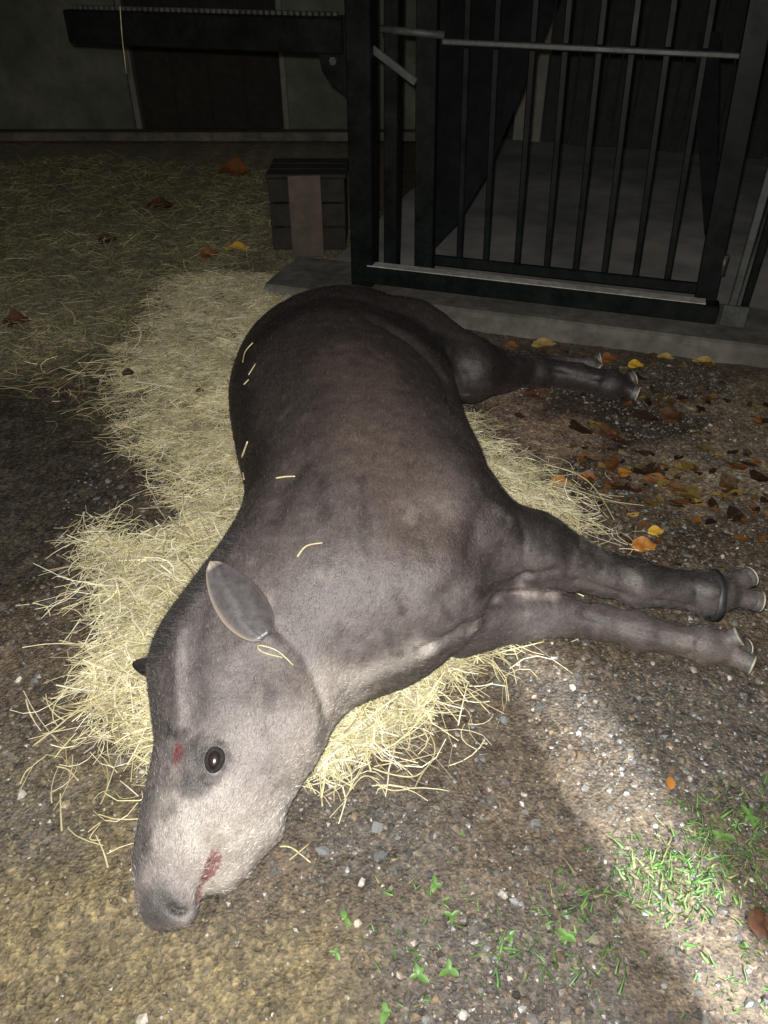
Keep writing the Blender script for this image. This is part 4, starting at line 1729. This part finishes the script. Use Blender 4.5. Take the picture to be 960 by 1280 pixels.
def stones(name, xy, rad, tone, mat, sink=0.12):
    n = len(xy)
    V = np.repeat(ico_v[None], n, 0) * rng.uniform(0.55, 1.3, (n, 12, 1))
    sc = np.stack([rad * rng.uniform(0.8, 1.35, n), rad * rng.uniform(0.7, 1.1, n), rad * rng.uniform(0.45, 0.8, n)], 1)
    V = V * sc[:, None, :]
    a = rng.uniform(0, 6.3, n)
    ca, sa = np.cos(a)[:, None], np.sin(a)[:, None]
    x, y = V[..., 0] * ca - V[..., 1] * sa, V[..., 0] * sa + V[..., 1] * ca
    V = np.stack([x + xy[:, :1], y + xy[:, 1:2], V[..., 2] + (ground_z(xy) + rad * sink)[:, None]], 2).reshape(-1, 3)
    F = (ico_f[None] + 12 * np.arange(n)[:, None, None]).reshape(-1, 3)
    return mesh_np(name, V, F, {'tone': np.repeat(tone, 12, axis=0)}, False, mat)


M['stone'] = attr_mat('wet_stone', 'tone', 0.40, 0.4, 150, 0.35, bstr=0.35, bdist=0.002)


def gdens(c):
    p3 = np.concatenate([c, np.zeros((len(c), 1))], 1)
    n1 = fbm(p3, 5, 81, 3)
    w = np.full(len(c), 0.42)
    for k in ('grav1', 'grav2', 'grav3', 'grav4'):
        w = np.maximum(w, sstep(0.08, -0.06, poly_sdf(c, POLY[k]) + 0.08 * n1))
    w = w * (1 - 0.45 * sstep(0.06, -0.06, poly_sdf(c, POLY['moss']) + 0.08 * n1))
    w = w * (1 - 0.7 * sstep(0.05, -0.05, poly_sdf(c, POLY['soil'])))
    w = w * (1 - 0.8 * sstep(0.03, -0.03, poly_sdf(c, POLY['silt'])))
    return (rng.random(len(c)) < w) & (straw_d(c) > -0.03)


PAL = np.array([[0.13, 0.10, 0.075], [0.11, 0.104, 0.095], [0.17, 0.14, 0.105], [0.08, 0.07, 0.06], [0.24, 0.215, 0.18], [0.15, 0.11, 0.07], [0.20, 0.20, 0.195]])
NG = 24000
c = scatter(NG, gdens, np.array([-1.0, 0.22]), np.array([1.35, 2.9]))
rad = np.clip(rng.lognormal(math.log(0.0031), 0.55, NG), 0.0014, 0.0115)
tone = PAL[rng.choice(len(PAL), NG, p=[.22, .24, .12, .22, .03, .12, .05])] * rng.uniform(0.5, 1.1, (NG, 1))
mo = sstep(0.06, -0.06, poly_sdf(c, POLY['moss']))[:, None]
tone = tone * (1 - 0.75 * mo) + 0.75 * mo * np.array([0.125, 0.102, 0.056]) * rng.uniform(0.5, 1.5, (NG, 1))
wh = rng.random(NG) < 0.0025
tone[wh] = np.array([0.38, 0.35, 0.30])
g = stones('gravel', c, rad, tone, M['stone'])
tag(g, 'wet grey and brown gravel strewn over the mud', 'gravel', kind='stuff')

# a few pebbles one can point to
for px, py, r_, tn, lab in (
        (28, 993, 0.0115, (0.34, 0.32, 0.28), 'white pebble on the mud at the far left below the straw'),
        (22, 848, 0.008, (0.45, 0.42, 0.36), 'small pale pebble left of the straw bed near the edge'),
        (452, 1100, 0.009, (0.34, 0.32, 0.28), 'pale pebble right of the mouth above the sprouts'),
        (446, 1152, 0.009, (0.42, 0.36, 0.27), 'pale tan pebble beside the round green leaf'),
        (470, 1032, 0.016, (0.16, 0.16, 0.155), 'flat grey stone on the gravel below the throat straw'),
        (405, 1058, 0.012, (0.13, 0.135, 0.135), 'dark grey stone in the gravel near the jaw'),
        (655, 990, 0.007, (0.34, 0.32, 0.28), 'tiny white pebble left of the bright light patch'),
        (912, 848, 0.008, (0.42, 0.42, 0.40), 'pale pebble below the lower front hoof'),
        (862, 975, 0.009, (0.34, 0.32, 0.28), 'pale pebble beside the single brown leaf'),
        (630, 1118, 0.009, (0.34, 0.32, 0.28), 'white pebble between the weeds and the light patch'),
        (905, 690, 0.010, (0.4, 0.39, 0.36), 'pale pebble above the upper front hoof')):
    p = P(px, py, 0.0)
    s = stones('pebble', p[None, :2], np.array([r_]), np.array([tn]), M['stone'], 0.5)
    me = s.data
    org = Vector((p[0], p[1], 0))
    for v_ in me.vertices:
        v_.co -= org
    s.location = org
    tag(s, lab, 'pebble')

# ------------------------------------------------------------------ grass and seedlings
M['grass'] = attr_mat('grass_blade', 'tone', 0.45, 0.4, 60, 0.3)
GR = [(gpoly([(860, 1010), (960, 985), (1010, 1060), (960, 1120), (880, 1070)]), 300),
      (gpoly([(790, 1060), (880, 1050), (900, 1120), (800, 1130), (770, 1100)]), 330),
      (gpoly([(690, 1100), (760, 1120), (770, 1230), (700, 1220), (670, 1160)]), 120),
      (gpoly([(500, 1080), (580, 1100), (590, 1230), (500, 1270), (470, 1180)]), 70),
      (gpoly([(620, 1150), (680, 1140), (690, 1200), (620, 1210)]), 50),
      (gpoly([(820, 1130), (990, 1110), (990, 1290), (900, 1290)]), 90)]
cs = []
for pl, n in GR:
    cs.append(scatter(n, lambda c, pl=pl: poly_sdf(c, pl) + 0.03 * rng.normal(size=len(c)) < 0, pl.min(0) - 0.04, pl.max(0) + 0.04))
c = np.concatenate(cs)
n = len(c)
roots = np.concatenate([c, (ground_z(c) - 0.002)[:, None]], 1)
d = rng.normal(size=(n, 3)) * np.array([0.7, 0.7, 0.2]) + np.array([0, 0, 0.75])
d[:, 2] = np.abs(d[:, 2])
d /= np.linalg.norm(d, axis=1)[:, None]
gt = np.array([[0.065, 0.15, 0.035], [0.095, 0.19, 0.045], [0.05, 0.09, 0.026], [0.14, 0.15, 0.06]])[rng.integers(0, 4, n)] * rng.uniform(0.7, 1.25, (n, 1))
gr = hairs('grass', roots, d, rng.uniform(0.010, 0.034, n), rng.choice([0.0018, 0.003, 0.0046], n), M['grass'], gt)
tag(gr, 'short bright green grass sprouting through the gravel at right', 'grass', kind='stuff')

# thin far grass on the left
c = scatter(2400, t_lit, LITTER.min(0) - 0.1, LITTER.max(0) + 0.1)
n = len(c)
roots = np.concatenate([c, (ground_z(c) - 0.002)[:, None]], 1)
d = rng.normal(size=(n, 3)) * np.array([0.7, 0.7, 0.2]) + np.array([0, 0, 0.6])
d[:, 2] = np.abs(d[:, 2])
d /= np.linalg.norm(d, axis=1)[:, None]
gt = np.array([[0.05, 0.085, 0.03], [0.09, 0.11, 0.04], [0.04, 0.06, 0.025]])[rng.integers(0, 3, n)] * rng.uniform(0.6, 1.3, (n, 1))
gr2 = hairs('grass', roots, d, rng.uniform(0.02, 0.07, n), 0.0022, M['grass'], gt)
tag(gr2, 'thin dark grass mixed with hay on the ground at left', 'grass', kind='stuff')

M['leaf_green'] = simple('leaf_green', (0.045, 0.10, 0.022), (0.10, 0.19, 0.042), 90, 0.4, 0.3, 0.0006, 0.45)
M['stem'] = simple('stem', (0.10, 0.12, 0.03), (0.2, 0.2, 0.06), 90, 0.5, 0.2, 0.0005, 0.4)


def leaf_mesh(name, base, e, n, L, W, mat, parent=None, cup=0.2, droop=0.2, origin=None, wav=0.0, pointed=1.0):
    e = np.asarray(e, float) / np.linalg.norm(e)
    n = np.asarray(n, float)
    sd = np.cross(n, e)
    sd /= np.linalg.norm(sd)
    n = np.cross(e, sd)
    nu, nv = 9, 5
    g = []
    for lay in (0.0004, -0.0004):
        for i in range(nu):
            u = i / (nu - 1)
            w = W * max(math.sin(math.pi * u ** 0.85) ** (0.25 + 0.5 * pointed), 0.02)
            for k in range(nv):
                t = -1 + 2 * k / (nv - 1)
                h = cup * w * t * t - droop * L * u * u + wav * W * math.sin(u * 9 + t * 2.5)
                g.append(base + e * L * u + sd * w * t + n * (h + lay))
    m_ = nu * nv
    i = (np.arange(nu - 1)[:, None] * nv + np.arange(nv - 1)[None, :]).ravel()
    q = np.stack([i, i + nv, i + nv + 1, i + 1], 1)
    return mesh_np(name, np.array(g), np.concatenate([q, q[:, ::-1] + m_]), smooth=True, mat=mat, parent=parent, origin=origin)


def seedling(px, py, size, nleaf, label):
    b0 = P(px, py, 0.0)
    b0[2] = float(ground_z(b0[None, :2])[0])
    b0 = b0 + np.array([0, -0.004, 0])
    root = empty('seedling', b0)
    tag(root, label, 'seedling', 'green seedlings in the gravel')
    top = b0 + np.array([rng.normal() * 0.006, rng.normal() * 0.006, size * 0.8])
    mb = MB()
    mb.tube([b0 - [0, 0, 0.004], (b0 + top) / 2 + [0.002, 0, 0], top], [0.0014, 0.0011, 0.0009], 6)
    mb.build('stem', M['stem'], root, True)
    a0 = rng.uniform(0, 6.3)
    for k in range(nleaf):
        a = a0 + 6.283 * k / nleaf + rng.normal() * 0.3
        e = np.array([math.cos(a), math.sin(a), rng.uniform(0.0, 0.5)])
        st = b0 + (top - b0) * (1.0 if k < 3 else rng.uniform(0.4, 0.9))
        L = size * rng.uniform(0.45, 0.9)
        leaf_mesh('leaf', st, e, (0, 0, 1), L, L * rng.uniform(0.20, 0.36), M['leaf_green'], root, 0.25, 0.25, pointed=0.5)


for px, py, sz, nl, lab in (
        (429, 1142, 0.022, 2, 'round leaved bright green seedling below the mouth, leftmost of all'),
        (420, 1186, 0.016, 3, 'thin pale green seedling under the round leaved one'),
        (540, 1110, 0.020, 4, 'small green seedling at the top of the middle patch'),
        (564, 1146, 0.020, 3, 'single leafed green seedling right of the middle patch'),
        (524, 1216, 0.027, 4, 'largest bright green seedling near the bottom edge'),
        (556, 1204, 0.026, 3, 'tall narrow green seedling beside the largest one'),
        (489, 1262, 0.022, 3, 'green seedling at the bottom edge left of the middle'),
        (638, 1168, 0.018, 4, 'small green seedling left of the grass tufts'),
        (578, 1040, 0.011, 3, 'tiny pale seedling alone in the brown gravel'),
        (708, 1170, 0.024, 5, 'leafy green seedling inside the lower grass tuft'),
        (896, 1044, 0.024, 5, 'leafy green seedling at the upper right grass'),
        (935, 1022, 0.026, 5, 'broad green seedling near the right edge in grass')):
    seedling(px, py, sz, nl, lab)

# ------------------------------------------------------------------ fallen leaves
LM = {}
for k, (a, b2) in dict(yellow=((0.30, 0.17, 0.02), (0.62, 0.38, 0.04)), orange=((0.20, 0.075, 0.015), (0.42, 0.18, 0.03)),
                       brown=((0.035, 0.016, 0.009), (0.10, 0.045, 0.022)), ochre=((0.20, 0.13, 0.04), (0.36, 0.25, 0.08)),
                       rust=((0.12, 0.045, 0.015), (0.22, 0.085, 0.025))).items():
    LM[k] = simple('leaf_' + k, a, b2, 70, 0.4, 0.4, 0.0008, 0.45)


def fallen(px, py, L, W, ang, colr, label, z=None, wav=0.12, tilt=0.1, cup=0.3):
    p = P(px, py, 0.0 if z is None else z)
    zz_ = (float(ground_z(p[None, :2])[0]) if z is None else z) + 0.008
    p = P(px, py, zz_)
    e = np.array([math.cos(ang), math.sin(ang), tilt])
    e /= np.linalg.norm(e)
    base = p - e * L / 2
    base[2] = max(base[2], zz_ - 0.004)
    o = leaf_mesh('fallen_leaf', base, e, (0.1, -0.2, 1), L, W, LM[colr], None, cup, 0.08, origin=base, wav=wav)
    tag(o, label, 'leaf', 'fallen leaves')


fallen(905, 444, 0.13, 0.045, 0.3, 'yellow', 'large yellow fallen leaf below the right end of the threshold', wav=0.25)
fallen(880, 452, 0.09, 0.03, 2.8, 'ochre', 'dull yellow fallen leaf tucked left of the large yellow one')
fallen(795, 456, 0.07, 0.026, 0.2, 'yellow', 'small yellow fallen leaf just right of the hind hoof')
fallen(832, 446, 0.07, 0.022, -0.4, 'ochre', 'narrow ochre fallen leaf between the yellow ones')
fallen(762, 448, 0.08, 0.03, 0.5, 'rust', 'rusty fallen leaf behind the hind foot')
fallen(680, 430, 0.11, 0.03, 0.15, 'ochre', 'ochre fallen leaf behind the hind leg near the concrete')
fallen(700, 603, 0.08, 0.025, 0.3, 'orange', 'orange fallen leaf on mud beside the belly straw')
fallen(735, 597, 0.06, 0.022, -0.2, 'rust', 'small rust leaf right of the belly straw')
fallen(820, 600, 0.08, 0.028, -0.5, 'rust', 'rust leaf alone on the mud between the legs')
fallen(780, 590, 0.05, 0.02, 1.0, 'orange', 'small orange leaf midway between the legs')
fallen(805, 682, 0.075, 0.028, 0.1, 'orange', 'orange fallen leaf just above the upper foreleg')
fallen(820, 664, 0.05, 0.018, 0.2, 'yellow', 'slim yellow leaf above the orange one near the foreleg')
fallen(840, 520, 0.10, 0.04, 0.6, 'brown', 'dark brown leaf right of the hind hoof')
fallen(672, 492, 0.10, 0.045, -0.3, 'brown', 'dark brown leaf under the hind leg')
fallen(762, 540, 0.09, 0.035, 0.9, 'brown', 'dark brown leaf beside the pale mud patch')
fallen(640, 432, 0.06, 0.022, 0.0, 'rust', 'small rust leaf against the concrete behind the thigh')
fallen(838, 978, 0.032, 0.009, 1.4, 'orange', 'single small orange brown leaf beside the light patch')
fallen(950, 1152, 0.060, 0.021, 1.1, 'brown', 'dark red brown leaf at the right edge in front', wav=0.10, tilt=0.03, cup=0.1)
fallen(975, 1165, 0.06, 0.03, 2.2, 'brown', 'second dark brown leaf cut by the right edge', wav=0.2, tilt=0.2)
fallen(95, 212, 0.22, 0.06, 0.1, 'brown', 'curled dark leaf far back on the left ground', wav=0.3, cup=-0.9, tilt=0.05)
fallen(292, 218, 0.26, 0.09, -0.2, 'rust', 'large curled rust leaf before the doorway', wav=0.2, cup=0.8, tilt=0.1)
fallen(296, 310, 0.14, 0.04, 0.1, 'yellow', 'yellowish leaf behind the top of the straw bed', wav=0.2)
fallen(262, 318, 0.12, 0.05, 0.6, 'rust', 'rusty leaf behind the top left of the straw')
fallen(200, 258, 0.18, 0.07, 0.4, 'brown', 'brown leaf lying in the middle of the back ground')
fallen(20, 402, 0.11, 0.06, 0.5, 'brown', 'brown leaf clump at the left edge in the hay', wav=0.3)
fallen(135, 300, 0.12, 0.05, 0.9, 'brown', 'brown leaf in the hay litter at left')
fallen(250, 488, 0.03, 0.012, 0.2, 'brown', 'small brown leaf fragment on the straw bed', z=0.045)
fallen(160, 466, 0.05, 0.022, 0.2, 'brown', 'small brown leaf at the left edge of the straw', z=0.02)

# broken leaf litter mashed into the mud between the legs and the threshold
M['litter'] = attr_mat('leaf_litter', 'tone', 0.45, 0.45, 80, 0.4)
LREG = gpoly([(600, 425), (780, 440), (1000, 440), (1020, 700), (800, 705), (740, 600), (640, 520)])


def t_ll(c):
    p3 = np.concatenate([c, np.zeros((len(c), 1))], 1)
    return (poly_sdf(c, LREG) + 0.05 * rng.normal(size=len(c)) < 0) & (rng.random(len(c)) < 0.1 + 0.9 * sstep(0.05, 0.4, fbm(p3, 5, 91, 3)))


NQ = 330
c = scatter(NQ, t_ll, LREG.min(0) - 0.05, LREG.max(0) + 0.05)
V, F, T = [], [], []
pal = np.array([[0.26, 0.11, 0.025], [0.16, 0.065, 0.02], [0.07, 0.035, 0.018], [0.30, 0.20, 0.05], [0.045, 0.025, 0.016], [0.20, 0.13, 0.07]])
for k in range(NQ):
    nv = 7
    L_ = rng.gamma(3, 0.006) + 0.006
    a0 = rng.uniform(0, 6.3)
    z0 = float(ground_z(c[k:k + 1])[0]) + 0.003
    tl = rng.normal(size=2) * 0.25
    ring = []
    for i in range(nv):
        a = 6.283 * i / nv
        r_ = L_ * rng.uniform(0.55, 1.1)
        x, y = r_ * math.cos(a), 0.55 * r_ * math.sin(a)
        X, Y = x * math.cos(a0) - y * math.sin(a0), x * math.sin(a0) + y * math.cos(a0)
        ring.append([c[k, 0] + X, c[k, 1] + Y, z0 + abs(tl[0] * X + tl[1] * Y) + rng.uniform(0, 0.003)])
    b0 = len(V)
    V += ring + [[c[k, 0], c[k, 1], z0 + 0.001]]
    F += [[b0 + nv, b0 + i, b0 + (i + 1) % nv] for i in range(nv)]
    T += [pal[rng.integers(0, len(pal))] * rng.uniform(0.22, 0.7)] * (nv + 1)
o = mesh_np('leaf_litter', np.array(V), np.array(F), {'tone': np.array(T)}, False, M['litter'])
tag(o, 'broken orange and brown leaf litter pressed into the mud at right', 'leaf litter', kind='stuff')
